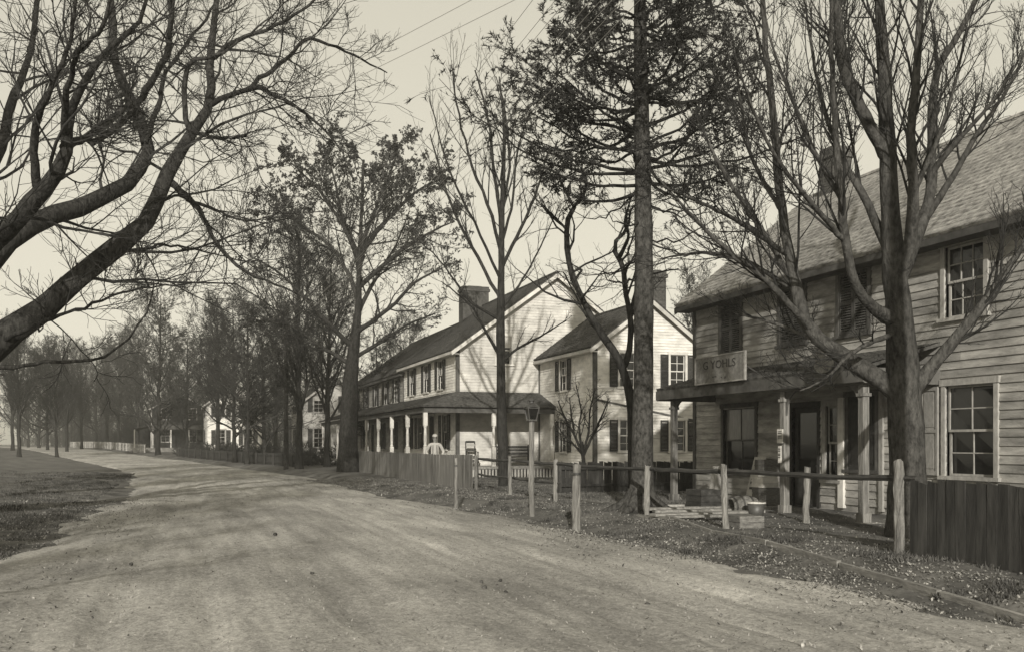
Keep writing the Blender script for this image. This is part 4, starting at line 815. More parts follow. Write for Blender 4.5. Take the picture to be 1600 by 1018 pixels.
# --- the maple in front of the store
def maple():
    r = np.random.default_rng(23); b = P(1418, 850, 15.2); root = tree_root('maple_tree', b, 'big bare many-limbed maple in front of the store on the right')
    tp, tr_ = limb_px([(1424, 900, 15.2, 96), (1421, 850, 15.2, 72), (1419, 780, 15.2, 58), (1417, 700, 15.2, 53), (1412, 600, 15.2, 53), (1405, 500, 15.2, 41), (1399, 430, 15.2, 38), (1393, 370, 15.2, 32), (1389, 300, 15.2, 27), (1387, 230, 15.2, 25), (1383, 150, 15.1, 21), (1377, 60, 15, 18), (1370, -80, 14.9, 12)], 30, 0.015, r)
    limb_object('trunk', tp, tr_, M['bark_grey'], root, 18, 0.03, r)
    L = [
     [(1388, 250, 15.2, 22), (1366, 210, 15.1, 20), (1340, 160, 15.0, 18), (1320, 110, 14.9, 16), (1310, 40, 14.8, 14), (1300, -70, 14.7, 9)],
     [(1404, 440, 15.2, 26), (1424, 370, 14.9, 20), (1428, 300, 14.7, 17), (1424, 220, 14.5, 15), (1430, 140, 14.3, 13), (1436, 60, 14.2, 11), (1442, -60, 14, 8)],
     [(1406, 430, 15.2, 26), (1440, 350, 15.6, 19), (1456, 280, 15.9, 16), (1456, 190, 16.2, 14), (1466, 110, 16.5, 12), (1500, 50, 16.8, 9), (1545, -40, 17, 6)],
     [(1410, 620, 15.2, 34), (1376, 592, 15.3, 30), (1330, 565, 15.5, 26), (1290, 538, 15.7, 24), (1258, 500, 15.9, 22), (1241, 440, 16.1, 18), (1226, 360, 16.3, 15), (1216, 270, 16.5, 13), (1206, 160, 16.6, 11), (1197, 70, 16.7, 9), (1188, -60, 16.8, 6)],
     [(1402, 500, 15.2, 26), (1370, 484, 15, 19), (1340, 452, 14.8, 16), (1324, 390, 14.6, 14), (1314, 310, 14.4, 12), (1306, 210, 14.3, 10), (1300, 100, 14.2, 8), (1298, -30, 14.1, 5)],
     [(1395, 400, 15.2, 20), (1370, 350, 15.4, 14), (1345, 300, 15.6, 12), (1318, 250, 15.8, 9), (1290, 180, 16, 7), (1270, 90, 16.1, 5), (1255, -20, 16.2, 3)],
     [(1270, 515, 15.8, 12), (1200, 440, 15.4, 10), (1130, 385, 15.1, 7), (1070, 325, 14.8, 5), (1030, 280, 14.6, 3)],
     [(1240, 440, 16.1, 10), (1190, 360, 16.6, 8), (1135, 275, 17.1, 6), (1095, 200, 17.5, 3)],
     [(1246, 460, 16.1, 9), (1170, 410, 16.8, 7), (1100, 395, 17.5, 5), (1030, 405, 18, 2)],
     [(1232, 400, 16.2, 9), (1160, 350, 15.6, 7), (1090, 315, 15.0, 5), (1030, 290, 14.5, 2)],
     [(1322, 380, 14.6, 9), (1270, 320, 14.0, 8), (1222, 260, 13.5, 6), (1180, 180, 13.1, 5), (1150, 90, 12.8, 3)],
     [(1314, 310, 14.4, 8), (1274, 240, 14.6, 7), (1244, 170, 14.8, 6), (1212, 90, 15.0, 4), (1190, 0, 15.2, 2)],
     [(1222, 330, 16.3, 8), (1180, 260, 17.0, 6), (1160, 180, 17.6, 5), (1150, 90, 18.1, 3)],
     [(1425, 612, 15.2, 26), (1466, 560, 15.0, 20), (1512, 505, 14.8, 16), (1560, 440, 14.6, 12), (1600, 380, 14.4, 8), (1630, 300, 14.2, 4)],
     [(1440, 350, 15.6, 12), (1486, 280, 15.9, 10), (1530, 205, 16.2, 8), (1580, 130, 16.5, 5), (1620, 40, 16.7, 3)],
     [(1456, 270, 15.9, 10), (1500, 215, 15.6, 8), (1550, 160, 15.3, 5), (1600, 80, 15.1, 3)],
     [(1428, 300, 14.7, 8), (1460, 230, 14.3, 7), (1490, 140, 14.0, 5), (1510, 40, 13.7, 3)],
     [(1330, 565, 15.5, 9), (1270, 530, 16.2, 7), (1210, 505, 16.8, 5), (1150, 490, 17.3, 3)],
     [(1400, 520, 15.2, 9), (1340, 545, 14.6, 7), (1290, 590, 14.0, 4), (1250, 610, 13.7, 2)]]
    ls = []
    for q in L:
        p, w_ = limb_px(q, 22, 0.035, r); limb_object('limb', p, w_, M['bark_grey'], root, 12 if q[0][3] > 16 else 8, 0.03, r); ls.append((p, w_))
    ls.append((resample(np.c_[tp[16:], tr_[16:]], 22)[:, :3], resample(np.c_[tp[16:], tr_[16:]], 22)[:, 3]))
    crown(root, ls, [dict(n=14, t0=.2, t1=1.0, ang=(18, 45), lf=.4, K=7, up=.12, wig=.09, rr=.4, rend=.005, sides=5, lmin=.8, lmax=3.0, rmax=.025), dict(n=7, t0=.15, t1=1.0, ang=(20, 50), lf=.5, K=6, up=.08, wig=.12, rr=.6, rend=.0035, sides=4), dict(n=4, t0=.15, t1=1.0, ang=(20, 50), lf=.5, K=5, up=.06, wig=.14, rr=.65, rend=.0026, sides=3)], M['twig'], r)
maple()
# --- the fir
def fir():
    r = np.random.default_rng(5); d = 21.2; b = P(1003, 800, d); root = tree_root('fir_tree', b, 'tall dark fir with a bare straight trunk in the middle of the picture'); z0 = float(hz(b[0], b[1])); H = 19.0
    zz = np.array([-.15, 0.0, .12, .3, .6, 1.2, 3, 5, 7, 9, 11, 13, 16, 19.0]); rad = np.array([.62, .46, .37, .31, .265, .235, .215, .205, .19, .165, .135, .11, .06, .01])
    pts = np.stack([b[0] + 0.04 * np.sin(zz * .4), b[1] + 0.03 * np.cos(zz * .5), z0 + zz], 1); a = resample(np.c_[pts, rad], 40, 0); limb_object('trunk', a[:, :3], a[:, 3], M['bark_pale'], root, 20, 0.035, r)
    for k in range(7):      # root flares
        an = k * 0.9 + r.uniform(-.2, .2); u = np.array((math.cos(an), math.sin(an), 0)); p = np.array([pts[0] * [1, 1, 0] + u * q + (0, 0, z0 + h_) for q, h_ in ((.12, .5), (.28, .25), (.45, .1), (.7, -.02), (.95, -.12))]); limb_object('root', *[resample(np.c_[p, [.12, .12, .1, .08, .05]], 10)[:, :3], resample(np.c_[p, [.12, .12, .1, .08, .05]], 10)[:, 3]], M['bark_pale'], root, 9, .05, r)
    B = []
    z = 5.2
    while z < 18.6:
        live = z > 7.2
        for k in range(r.integers(3, 6) if live else 2):
            an = r.uniform(0, 2 * np.pi); t = (z - 7.2) / 11.4
            L = (1.5 * (1 - max(t, 0)) + 2.9 * math.exp(-max(t, 0) * 4) + .3) * r.uniform(.6, 1.12) * (1 if live else .5); el = r.uniform(.05, .4) + max(t, 0) * .4
            if not live: el = r.uniform(-.3, .2)
            u = np.array((math.cos(an) * math.cos(el), math.sin(an) * math.cos(el), math.sin(el))); s = np.linspace(0, 1, 12)[:, None]
            p = np.array((b[0], b[1], z0 + z)) + u * L * s + np.array((0, 0, 1)) * (-.35 * L * .35 * np.sin(np.pi * s) + .10 * L * s ** 3)
            p[1:] += r.normal(size=(11, 3)) * .03; B.append((p, np.linspace(.042 if live else .025, .006, 12) * (1 - .4 * max(t, 0)), live))
        z += r.uniform(.26, .44)
    for q in ([(1001, 268, 0), (930, 258, -.2), (860, 238, -.4), (800, 205, -.5), (745, 172, -.6)], [(1001, 240, 0), (940, 225, .4), (880, 190, .8), (822, 130, 1.1)], [(1001, 205, 0), (950, 180, -.5), (900, 140, -.9), (850, 85, -1.2)], [(1001, 290, 0), (940, 290, -.6), (880, 275, -1.1), (830, 250, -1.5)], [(1001, 300, 0), (950, 315, .3), (900, 310, .6), (862, 285, .9)], [(1001, 170, 0), (950, 145, .3), (905, 105, .5), (868, 60, .7)],
              [(1006, 265, 0), (1070, 250, .3), (1130, 225, .6), (1190, 192, .8)], [(1006, 235, 0), (1070, 215, -.5), (1130, 180, -.9), (1185, 140, -1.2)], [(1006, 200, 0), (1065, 175, .5), (1120, 135, .9), (1175, 95, 1.1)], [(1006, 160, 0), (1060, 130, -.4), (1110, 95, -.7), (1160, 60, -1)], [(1006, 285, 0), (1060, 290, -.5), (1110, 280, -.9), (1150, 262, -1.2)], [(1006, 140, 0), (1050, 120, .6), (1100, 80, 1.1), (1150, 30, 1.5)], [(1001, 130, 0), (950, 105, -.3), (910, 70, -.6), (880, 30, -.8)]):
        p = resample(np.array([P(x, y, d + k) for x, y, k in q]), 12, .05, r); B.append((p, np.linspace(.045, .006, 12), True))
    Pp = np.stack([q[0] for q in B]); Rp = np.stack([q[1] for q in B]); lv = np.array([q[2] for q in B])
    buf = Buf(); buf.tubes(Pp, Rp, 6)
    c1 = sprout(Pp[lv], Rp[lv], 15, .3, 1.0, (35, 70), .34, 6, up=-.02, wig=.12, rr=.5, rend=.004, r=r, flat=.75); buf.tubes(*c1, 3)
    c0 = sprout(Pp[~lv], Rp[~lv], 5, .3, 1.0, (30, 80), .4, 5, up=-.05, wig=.2, rr=.5, rend=.003, r=r); buf.tubes(*c0, 3)
    c2 = sprout(c1[0], c1[1], 5, .2, 1.0, (30, 60), .5, 4, up=-.03, wig=.12, rr=.6, rend=.003, r=r, flat=.4); buf.tubes(*c2, 3)
    buf.build('branches', M['bark_dark'], root)
    V = []; Tq = []; n = 0
    for c, k in ((c1, 28), (c2, 17)):
        N, K, _ = c[0].shape; idx = np.repeat(np.arange(N), k); keep = r.random(N) > .3; idx = idx[keep[idx]]
        t = r.random(len(idx)) * (K - 1); i = np.minimum(t.astype(int), K - 2); f_ = (t - i)[:, None]; p = c[0][idx, i] * (1 - f_) + c[0][idx, i + 1] * f_; T = norm(c[0][idx, i + 1] - c[0][idx, i])
        dn = norm(T * .75 + r.normal(size=T.shape) * .6); sd_ = norm(np.cross(dn, r.normal(size=T.shape))) * .013; ln = r.uniform(.06, .13, len(idx))[:, None]
        v = np.stack([p - sd_, p + sd_, p + dn * ln], 1).reshape(-1, 3); V.append(v); Tq.append(np.arange(len(v)).reshape(-1, 3) + n); n += len(v)
    tag(link('needles', mesh_np('needles', np.concatenate(V) - org(root), np.concatenate(Tq)), M['needle'], root), kind='stuff')
fir()
# --- hand-shaped smaller trees
def shaped(name, label, trunk, limbs, levels, bark, seed, K=16, jit=0.04, leaves=None, sides=9, base=None):
    r = np.random.default_rng(seed); b = base if base is not None else P(trunk[0][0], trunk[0][1], trunk[0][2]); root = tree_root(name, b, label)
    tp, tr_ = limb_px(trunk, 24, 0.012, r); limb_object('trunk', tp, tr_, bark, root, 12, .04, r); ls = []
    for q in limbs:
        p, w_ = limb_px(q, K, jit, r); limb_object('limb', p, w_, bark, root, sides, .03, r); ls.append((p, w_))
    a = resample(np.c_[tp[12:], tr_[12:]], K); ls.append((a[:, :3], a[:, 3])); allv = crown(root, ls, levels, M['twig'], r)
    if leaves: add_leaves(root, allv[-1], r=r, **leaves)
    return root
def add_leaves(root, c, k=3, size=.06, r=rng, keep=.8, material=None, shell=None):
    N, K, _ = c[0].shape; idx = np.repeat(np.arange(N), k); kp = keep
    if shell is not None:
        q = c[0][idx, -1] - shell[0]; kp = np.clip((np.linalg.norm(q, axis=1) / shell[1]) ** 2.5, 0, 1.2) * np.clip(.45 + q[:, 2] / shell[1] * .8, .12, 1) * keep
    idx = idx[r.random(len(idx)) < kp]
    t = r.random(len(idx)) * (K - 1); i = np.minimum(t.astype(int), K - 2); f_ = (t - i)[:, None]; p = c[0][idx, i] * (1 - f_) + c[0][idx, i + 1] * f_
    u = norm(r.normal(size=p.shape)) ; v = norm(np.cross(u, r.normal(size=p.shape))); s = r.uniform(.5, 1.2, len(idx))[:, None] * size
    V = np.stack([p, p + u * s * .5 + v * s * .32, p + u * s + np.cross(u, v) * s * .15, p + u * s * .5 - v * s * .32], 1).reshape(-1, 3)
    tag(link('leaves', mesh_np('leaves', V - org(root), np.arange(len(V)).reshape(-1, 4)), material or M['leaf'], root), kind='stuff')
E = 33.0
shaped('elm_tree', 'slender upright bare tree in front of the white house gable', [(790, 790, E, 26), (788, 766, E, 19), (786, 700, E, 16), (783, 600, E, 15), (782, 520, E, 13), (783, 440, E, 11), (784, 360, E, 9), (786, 280, E, 7), (788, 200, E, 5), (780, 120, E, 2)],
  [[(784, 400, E, 6), (765, 330, 33.2, 5), (735, 250, 33.5, 4), (715, 170, 33.8, 3), (706, 100, 34, 1.5)], [(784, 350, E, 6), (772, 270, 32.8, 5), (764, 190, 32.5, 4), (742, 110, 32.3, 2)], [(784, 380, E, 5), (800, 320, 32.6, 4), (808, 240, 32.2, 3), (830, 170, 32, 1.5)],
   [(784, 420, E, 6), (812, 360, 33.3, 5), (838, 300, 33.6, 4), (858, 230, 33.9, 2)], [(783, 470, E, 6), (745, 400, 33, 5), (705, 320, 33.2, 4), (672, 210, 33.4, 2)], [(783, 440, E, 5), (742, 350, 32.4, 4), (700, 260, 32, 3), (670, 150, 31.8, 1.5)],
   [(783, 560, E, 6), (758, 515, 32.6, 4), (736, 478, 32.3, 3), (690, 440, 32, 1.5)], [(783, 565, E, 5), (808, 545, 33, 4), (845, 525, 33, 3), (885, 500, 33, 1.5)], [(783, 500, E, 5), (735, 470, 34, 4), (690, 410, 35, 2.5), (640, 360, 36, 1.5)], [(784, 480, E, 5), (815, 440, 33.6, 3.5), (842, 390, 34, 2.5), (870, 330, 34.3, 1.5)], [(784, 330, E, 5), (796, 260, 33.5, 4), (790, 180, 34, 3), (775, 120, 34.3, 1.5)]],
  [dict(n=9, t0=.2, t1=1, ang=(15, 42), lf=.34, K=6, up=.12, wig=.07, rr=.5, rend=.006, sides=4), dict(n=5, t0=.15, t1=1, ang=(15, 45), lf=.45, K=5, up=.08, wig=.1, rr=.6, rend=.004, sides=3), dict(n=3, t0=.2, t1=1, ang=(20, 50), lf=.45, K=4, up=.05, wig=.1, rr=.7, rend=.003, sides=3)], M['bark_dark'], 31)
D = 23.3
shaped('crooked_tree', 'small crooked bare tree leaning just left of the fir trunk', [(996, 800, D, 26), (990, 740, D, 18), (988, 680, D, 15), (985, 620, D, 14), (972, 575, D, 13), (960, 550, D, 13), (936, 515, D, 11), (914, 475, D, 10), (894, 430, 23, 9), (886, 385, 22.8, 9), (887, 345, 22.7, 8), (898, 322, 22.6, 7)],
  [[(897, 322, 22.6, 6), (912, 305, 22.5, 5), (916, 280, 22.4, 4), (908, 262, 22.3, 2)], [(898, 325, 22.6, 5), (884, 300, 22.9, 4), (872, 270, 23.1, 2)], [(972, 578, D, 11), (983, 548, 23.5, 10), (986, 505, 23.7, 9), (977, 455, 23.8, 8), (971, 410, 23.9, 8), (960, 392, 24, 7), (963, 375, 24, 6), (980, 358, 24, 5), (984, 330, 24, 3)], [(968, 402, 23.9, 7), (976, 385, 23.6, 6), (982, 368, 23.5, 5), (976, 345, 23.4, 4), (990, 300, 23.3, 2)], [(887, 360, 22.8, 4), (862, 335, 22.5, 3), (846, 318, 22.3, 2)], [(986, 490, 23.7, 6), (995, 450, 24.2, 5), (1015, 430, 24.6, 3), (1060, 420, 25, 2)], [(940, 520, D, 4), (920, 500, 24, 3), (880, 425, 25, 2)]],
  [dict(n=8, t0=.3, t1=1, ang=(25, 80), lf=.6, K=6, up=.03, wig=.25, rr=.5, rend=.004, sides=4, lmin=.3), dict(n=5, t0=.15, t1=1, ang=(25, 65), lf=.55, K=5, up=.03, wig=.25, rr=.6, rend=.003, sides=3), dict(n=4, t0=.2, t1=1, ang=(20, 60), lf=.5, K=4, up=.03, wig=.2, rr=.7, rend=.0025, sides=3)], M['bark_dark'], 32, jit=.03)
G = 51.0
shaped('leafy_tree', 'round-headed tree still in small dark leaf at the end of the board fence', [(546, 760, G, 46), (545, 738, G, 36), (544, 690, G, 30), (546, 620, G, 26), (551, 560, G, 20), (558, 500, G, 12), (561, 440, G, 9), (562, 400, G, 7), (565, 330, G, 5), (568, 250, G, 4)],
  [[(560, 410, G, 8), (540, 360, 50.5, 6), (500, 300, 50, 4), (455, 255, 49.6, 2)], [(561, 400, G, 8), (535, 340, 51.5, 5), (520, 270, 52, 3), (505, 225, 52.4, 2)], [(562, 390, G, 7), (585, 330, 51.4, 5), (610, 270, 51.8, 3), (625, 225, 52, 2)], [(562, 400, G, 8), (600, 350, 50.4, 6), (650, 300, 50, 4), (690, 280, 49.6, 2)], [(560, 450, G, 8), (610, 405, 51, 6), (660, 370, 51, 4), (710, 345, 51, 2)], [(559, 470, G, 8), (530, 400, 51.5, 5), (470, 350, 52, 4), (420, 320, 52.4, 2)], [(556, 520, G, 9), (610, 480, 50, 6), (650, 440, 49.5, 4), (690, 420, 49, 2)], [(553, 545, G, 9), (490, 480, 50, 6), (440, 430, 49.5, 4), (390, 400, 49, 2)], [(558, 490, G, 8), (590, 430, 52, 5), (620, 380, 53, 3), (640, 330, 53.6, 2)], [(552, 560, G, 8), (600, 530, 51, 5), (640, 505, 51, 3), (680, 490, 51, 2)], [(550, 570, G, 8), (500, 540, 51, 5), (455, 510, 51, 3), (400, 500, 51, 2)]],
  [dict(n=15, t0=.15, t1=1, ang=(20, 60), lf=.42, K=6, up=.06, wig=.13, rr=.45, rend=.01, sides=4), dict(n=8, t0=.1, t1=1, ang=(25, 65), lf=.55, K=5, up=.03, wig=.2, rr=.6, rend=.008, sides=3), dict(n=4, t0=.2, t1=1, ang=(25, 65), lf=.6, K=4, up=.0, wig=.2, rr=.7, rend=.006, sides=3)], M['bark'], 33, leaves=dict(k=14, size=.13, keep=1.0, shell=(P(560, 440, 51), 6.6)))
# --- generic bare trees, four moulds copied about
def mould(seed, H, style):
    r = np.random.default_rng(seed); root = empty('bare_tree', (0, 0, 0)); K = 16
    s = np.linspace(0, 1, 24); tp = np.stack([np.cumsum(r.normal(size=24)) * .035, np.cumsum(r.normal(size=24)) * .035, -.3 + s * H * .93], 1); tr_ = H * (.0125 * (1 - s) ** .8 + .0012); tr_[0] *= 1.5; tr_[1] *= 1.15
    limb_object('trunk', tp, tr_, M['bark_dark'], root, 10, .05, r)
    ang = (22, 50) if style == 'up' else (45, 80)
    L1 = sprout(tp[None], tr_[None], 40, {'low': .1, 'wide': .17}.get(style, .22), .97, ang, .4, K, up=.06, wig=.07, rr=.5, rend=.012, r=r)
    ls = [(L1[0][i], L1[1][i]) for i in range(len(L1[0]))]; buf = Buf(); buf.tubes(*L1, 6)
    c = sprout(*L1, 11, .15, 1, (25, 60), .4, 6, up=.06, wig=.14, rr=.5, rend=.008, r=r); buf.tubes(*c, 3)
    c2 = sprout(*c, 7, .15, 1, (25, 60), .5, 4, up=.04, wig=.15, rr=.6, rend=.0075, r=r); buf.tubes(*c2, 3)
    c3 = sprout(*c2, 5, .15, 1, (20, 55), .55, 3, up=.03, wig=.12, rr=.75, rend=.0055, r=r); buf.tubes(*c3, 3)
    buf.build('crown', M['twig'], root)
    add_leaves(root, c3, k=1, size=.11, r=r, keep=.4 if style == 'low' else .1)
    return root
moulds = [mould(41, 15, 'up'), mould(42, 14, 'wide'), mould(43, 13, 'low'), mould(44, 16, 'up')]
first = [True] * 4
def place_tree(k, px, d, H, label, lean=(0, 0), xy=None, rot=None, group='bare street trees'):
    p = P(px, 693, d) if xy is None else np.array((xy[0], xy[1], 0))
    o = moulds[k] if first[k] else copy_tree(moulds[k]); first[k] = False
    s = H / (15, 14, 13, 16)[k]; o.location = (p[0], p[1], float(hz(p[0], p[1]))); o.scale = (s, s, s); o.rotation_euler = (lean[0], lean[1], rot if rot is not None else random.uniform(0, 6.28)); tag(o, label, 'tree', group); return o
place_tree(0, 468, 57, 15.5, 'bare tree with a pale trunk foot just left of the small pale cottage')
place_tree(3, 512, 63, 15, 'bare dark tree directly in front of the cottage gable')
place_tree(2, 414, 72, 12, 'low forked tree with dense twigs left of the utility pole')
place_tree(1, 386, 70, 13, 'bare tree second to the left of the utility pole')
place_tree(1, 366, 76, 13.5, 'wide twiggy tree in front of the farmhouse window')
place_tree(3, 338, 84, 15, 'bare tree at the left corner of the farmhouse gable')
place_tree(2, 246, 104, 19, 'biggest dark tree standing before the dark porch house')
place_tree(1, 292, 108, 15, 'bare tree in front of the right end of the dark porch house')
place_tree(0, 215, 125, 17, 'tall bare tree left of the dark porch house')
place_tree(3, 187, 140, 18, 'tall thin tree above the right end of the white picket fence')
place_tree(0, 168, 150, 17, 'straight bare tree behind the middle of the white picket fence')
place_tree(1, 150, 165, 18, 'broad bare tree far behind the picket fence')
place_tree(3, 128, 140, 16, 'bare tree behind the left end of the white picket fence')
place_tree(2, 268, 175, 20, 'dense far tree rising behind the dark porch house roof')
place_tree(2, 325, 160, 19, 'dense far tree rising behind the farmhouse')
place_tree(2, 200, 190, 20, 'dense far tree in the gap above the picket fence')
place_tree(2, 110, 200, 19, 'dense far tree where the road disappears')
place_tree(0, 430, 120, 18, 'far bare tree between the farmhouse and the cottage')
place_tree(1, 480, 130, 18, 'far bare tree above the cottage roof')
place_tree(2, 60, 150, 17, 'dense far tree at the far left margin')
place_tree(3, 20, 120, 16, 'bare tree farthest left along the road')
place_tree(0, 88, 96, 12, 'slim pale leaning tree at the left edge beside the road', lean=(0, .05))
place_tree(1, 640, 105, 16, 'bare tree showing behind the long house roof')
place_tree(0, 1085, 58, 12, 'bare tree between the wing and the store roof')
place_tree(3, 0, 0, 21, 'bare roadside tree left of the camera view casting a long shadow', xy=(-8.2, 19.5))
place_tree(0, 0, 0, 13, 'second bare roadside tree on the left verge', xy=(-8.5, 33))
place_tree(3, 0, 0, 14, 'third bare roadside tree on the left verge', xy=(-9.5, 44))
place_tree(2, 592, 66, 9.5, 'low dense dark tree tucked behind the leafy tree')
place_tree(3, 30, 92, 14, 'bare tree on the left verge where the road turns')
place_tree(1, 74, 128, 15, 'broad bare tree left of the picket fence')
place_tree(0, 104, 118, 14, 'upright bare tree just left of the picket fence end')
place_tree(2, 45, 175, 17, 'dense far tree closing the road at the far left')
place_tree(1, 0, 0, 12, 'bare tree behind the camera on the left verge', xy=(-7.8, 2.5))
# --- the wood far behind
def far_wood():
    r = np.random.default_rng(91); N = 420; px = r.uniform(-260, 760, N); d = r.uniform(190, 330, N); l = (px - 800) / 1500 * d
    x = l * math.cos(TH) + d * math.sin(TH); y = d * math.cos(TH) - l * math.sin(TH); z = hz(x, y); H = r.uniform(11, 20, N); k = np.abs(x - xc(y)) > 7; x, y, z, H = x[k], y[k], z[k], H[k]; N = len(x)
    s = np.linspace(0, 1, 10)[None, :]; Pp = np.stack([x[:, None] + np.cumsum(r.normal(size=(N, 10)) * .12, 1), y[:, None] + np.cumsum(r.normal(size=(N, 10)) * .12, 1), z[:, None] - .3 + s * H[:, None]], -1); Rp = .2 * (1 - s) * (H[:, None] / 15) + .02
    buf = Buf(); buf.tubes(Pp, Rp, 5); c = sprout(Pp, Rp, 16, .15, .98, (30, 65), .33, 5, up=.08, wig=.12, rr=.5, rend=.03, r=r); buf.tubes(*c, 3); c2 = sprout(*c, 7, .15, 1, (25, 60), .5, 3, up=.05, wig=.12, rr=.7, rend=.014, r=r); buf.tubes(*c2, 3)
    o = buf.build('far_wood', M['twig'], None); tag(o, 'distant bare wood closing the view behind the houses on the left', 'wood', kind='stuff')
far_wood()
def undergrowth():
    r = np.random.default_rng(93); N = 900; px = np.concatenate([r.uniform(-60, 540, 600), r.uniform(60, 330, 300), r.uniform(-150, 260, 900)]); d = np.concatenate([r.uniform(110, 200, 600), r.uniform(125, 160, 300), r.uniform(180, 300, 900)]); l = (px - 800) / 1500 * d
    x = l * math.cos(TH) + d * math.sin(TH); y = d * math.cos(TH) - l * math.sin(TH); k = (x - xc(y) > 8) | (x - xc(y) < -9); x, y = x[k], y[k]; z = hz(x, y); H = r.uniform(1.5, 5, len(x)); yq = r.uniform(66, 112, 260); xq = xc(yq) + r.uniform(7.2, 11, 260); x = np.concatenate([x, xq]); y = np.concatenate([y, yq]); z = hz(x, y); H = np.concatenate([H, r.uniform(.5, 1.5, 260)]); N = len(x)
    s = np.linspace(0, 1, 6)[None, :]; Pp = np.stack([x[:, None] + np.cumsum(r.normal(size=(N, 6)) * .1, 1), y[:, None] + np.cumsum(r.normal(size=(N, 6)) * .1, 1), z[:, None] - .1 + s * H[:, None]], -1); Rp = .035 * (1 - s) + .012 + 0 * H[:, None]
    buf = Buf(); buf.tubes(Pp, Rp, 3); c = sprout(Pp, Rp, 12, .05, .98, (25, 75), .5, 4, up=.1, wig=.15, rr=.6, rend=.014, r=r); buf.tubes(*c, 3); c2 = sprout(*c, 6, .15, 1, (25, 60), .55, 3, up=.05, wig=.12, rr=.7, rend=.012, r=r); buf.tubes(*c2, 3)
    o = buf.build('undergrowth', M['twig'], None); tag(o, 'bare brush growing among the distant trees on the left', 'brush', kind='stuff')
undergrowth()
# --- bare shrub in front of the wing
shaped('bare_shrub', 'many-stemmed bare shrub in front of the wing corner', [(912, 745, 34, 6), (912, 725, 34, 6), (911, 712, 34, 6), (910, 700, 34, 5), (910, 690, 34, 4)],
  [[(911, 712, 34, 5), (898, 680, 34, 4), (884, 655, 34, 3), (872, 625, 34, 1.5)], [(911, 712, 34, 5), (926, 680, 34.3, 4), (938, 655, 34.5, 3), (952, 620, 34.6, 1.5)], [(911, 710, 34, 5), (905, 670, 33.6, 3.5), (908, 640, 33.4, 2.5), (900, 600, 33.2, 1.5)], [(911, 708, 34, 5), (920, 672, 33.7, 3.5), (922, 640, 33.5, 2.5), (930, 605, 33.3, 1.5)], [(911, 710, 34, 4), (893, 690, 34.4, 3), (878, 675, 34.6, 2), (868, 655, 34.8, 1)], [(898, 680, 34, 3), (893, 650, 34.2, 2.5), (890, 620, 34.4, 1.5)]],
  [dict(n=8, t0=.2, t1=1, ang=(20, 60), lf=.4, K=5, up=.06, wig=.15, rr=.6, rend=.006, sides=3), dict(n=5, t0=.2, t1=1, ang=(20, 60), lf=.5, K=4, up=.05, wig=.15, rr=.7, rend=.004, sides=3), dict(n=3, t0=.2, t1=1, ang=(20, 60), lf=.5, K=3, up=.05, wig=.15, rr=.7, rend=.003, sides=3)], M['bark_dark'], 35, base=P(912, 735, 34))
# ------------------------------------------------------------------ utility poles and wires
def pole(x, y, h, label):
    z = float(hz(x, y)); o = empty('utility_pole', (x, y, z), label, 'utility pole'); MB().tube([(x, y, z - .3), (x, y, z + h * .5), (x, y, z + h)], [.15, .125, .1], 10).build('shaft', M['bark'], o)
    MB().box(x - 0.8, x + 0.8, y - .05, y + .05, z + h - .5, z + h - .4).build('crossarm', M['rail'], o)
    for q in (-.7, -.35, .35, .7): MB().lathe((x + q, y, z + h - .4), [(0, 0), (.03, 0), (.045, .05), (.03, .08), (.04, .11), (0, .14)], 8).build('insulator', M['paper'], o)
pole(5.9, 57.5, 9.2, 'dark utility pole beside the road left of the pale-footed tree'); pole(8.5, 6.4, 9.2, 'utility pole at the right beside the camera')
def wire(a, b, sag, label, rr=.005):
    a = np.array(a); b = np.array(b); s = np.linspace(0, 1, 24)[:, None]; p = a * (1 - s) + b * s - np.array((0, 0, 1)) * sag * 4 * s * (1 - s)
    o = MB().tube([tuple(q) for q in p], [rr] * 24, 5).build('overhead_wire', M['wire'], None, origin=tuple(p[0])); tag(o, label, 'wire', 'overhead wires')
z1 = float(hz(5.9, 57.5)) + 8.85; z2 = float(hz(8.5, 6.4)) + 8.85
for q, lb in ((-.7, 'first overhead wire along the road, nearest the left'), (-.35, 'second overhead wire along the road'), (.35, 'third overhead wire along the road'), (.7, 'rightmost overhead wire along the road')):
    wire((8.5 + q - 2.4, 6.4, z2), (5.9 + q, 57.5, z1), .5, lb)
for i, q in enumerate((-.55, -.2, .1, .5)): wire((8.5 + q - 2.4, 6.4, z2 - .45), (5.9 + q, 57.5, z1 - .45), .55, ('lower overhead wire along the road, first from the left', 'lower overhead wire along the road, second from the left', 'lower overhead wire along the road, third from the left', 'lower overhead wire along the road, farthest right')[i])
wire((8.0, 7.2, z2), (-6.5, 36, 8.2), .3, 'overhead wire crossing the road, upper one'); wire((8.1, 7.0, z2 - .4), (-6.5, 35.4, 7.9), .3, 'overhead wire crossing the road, lower one')
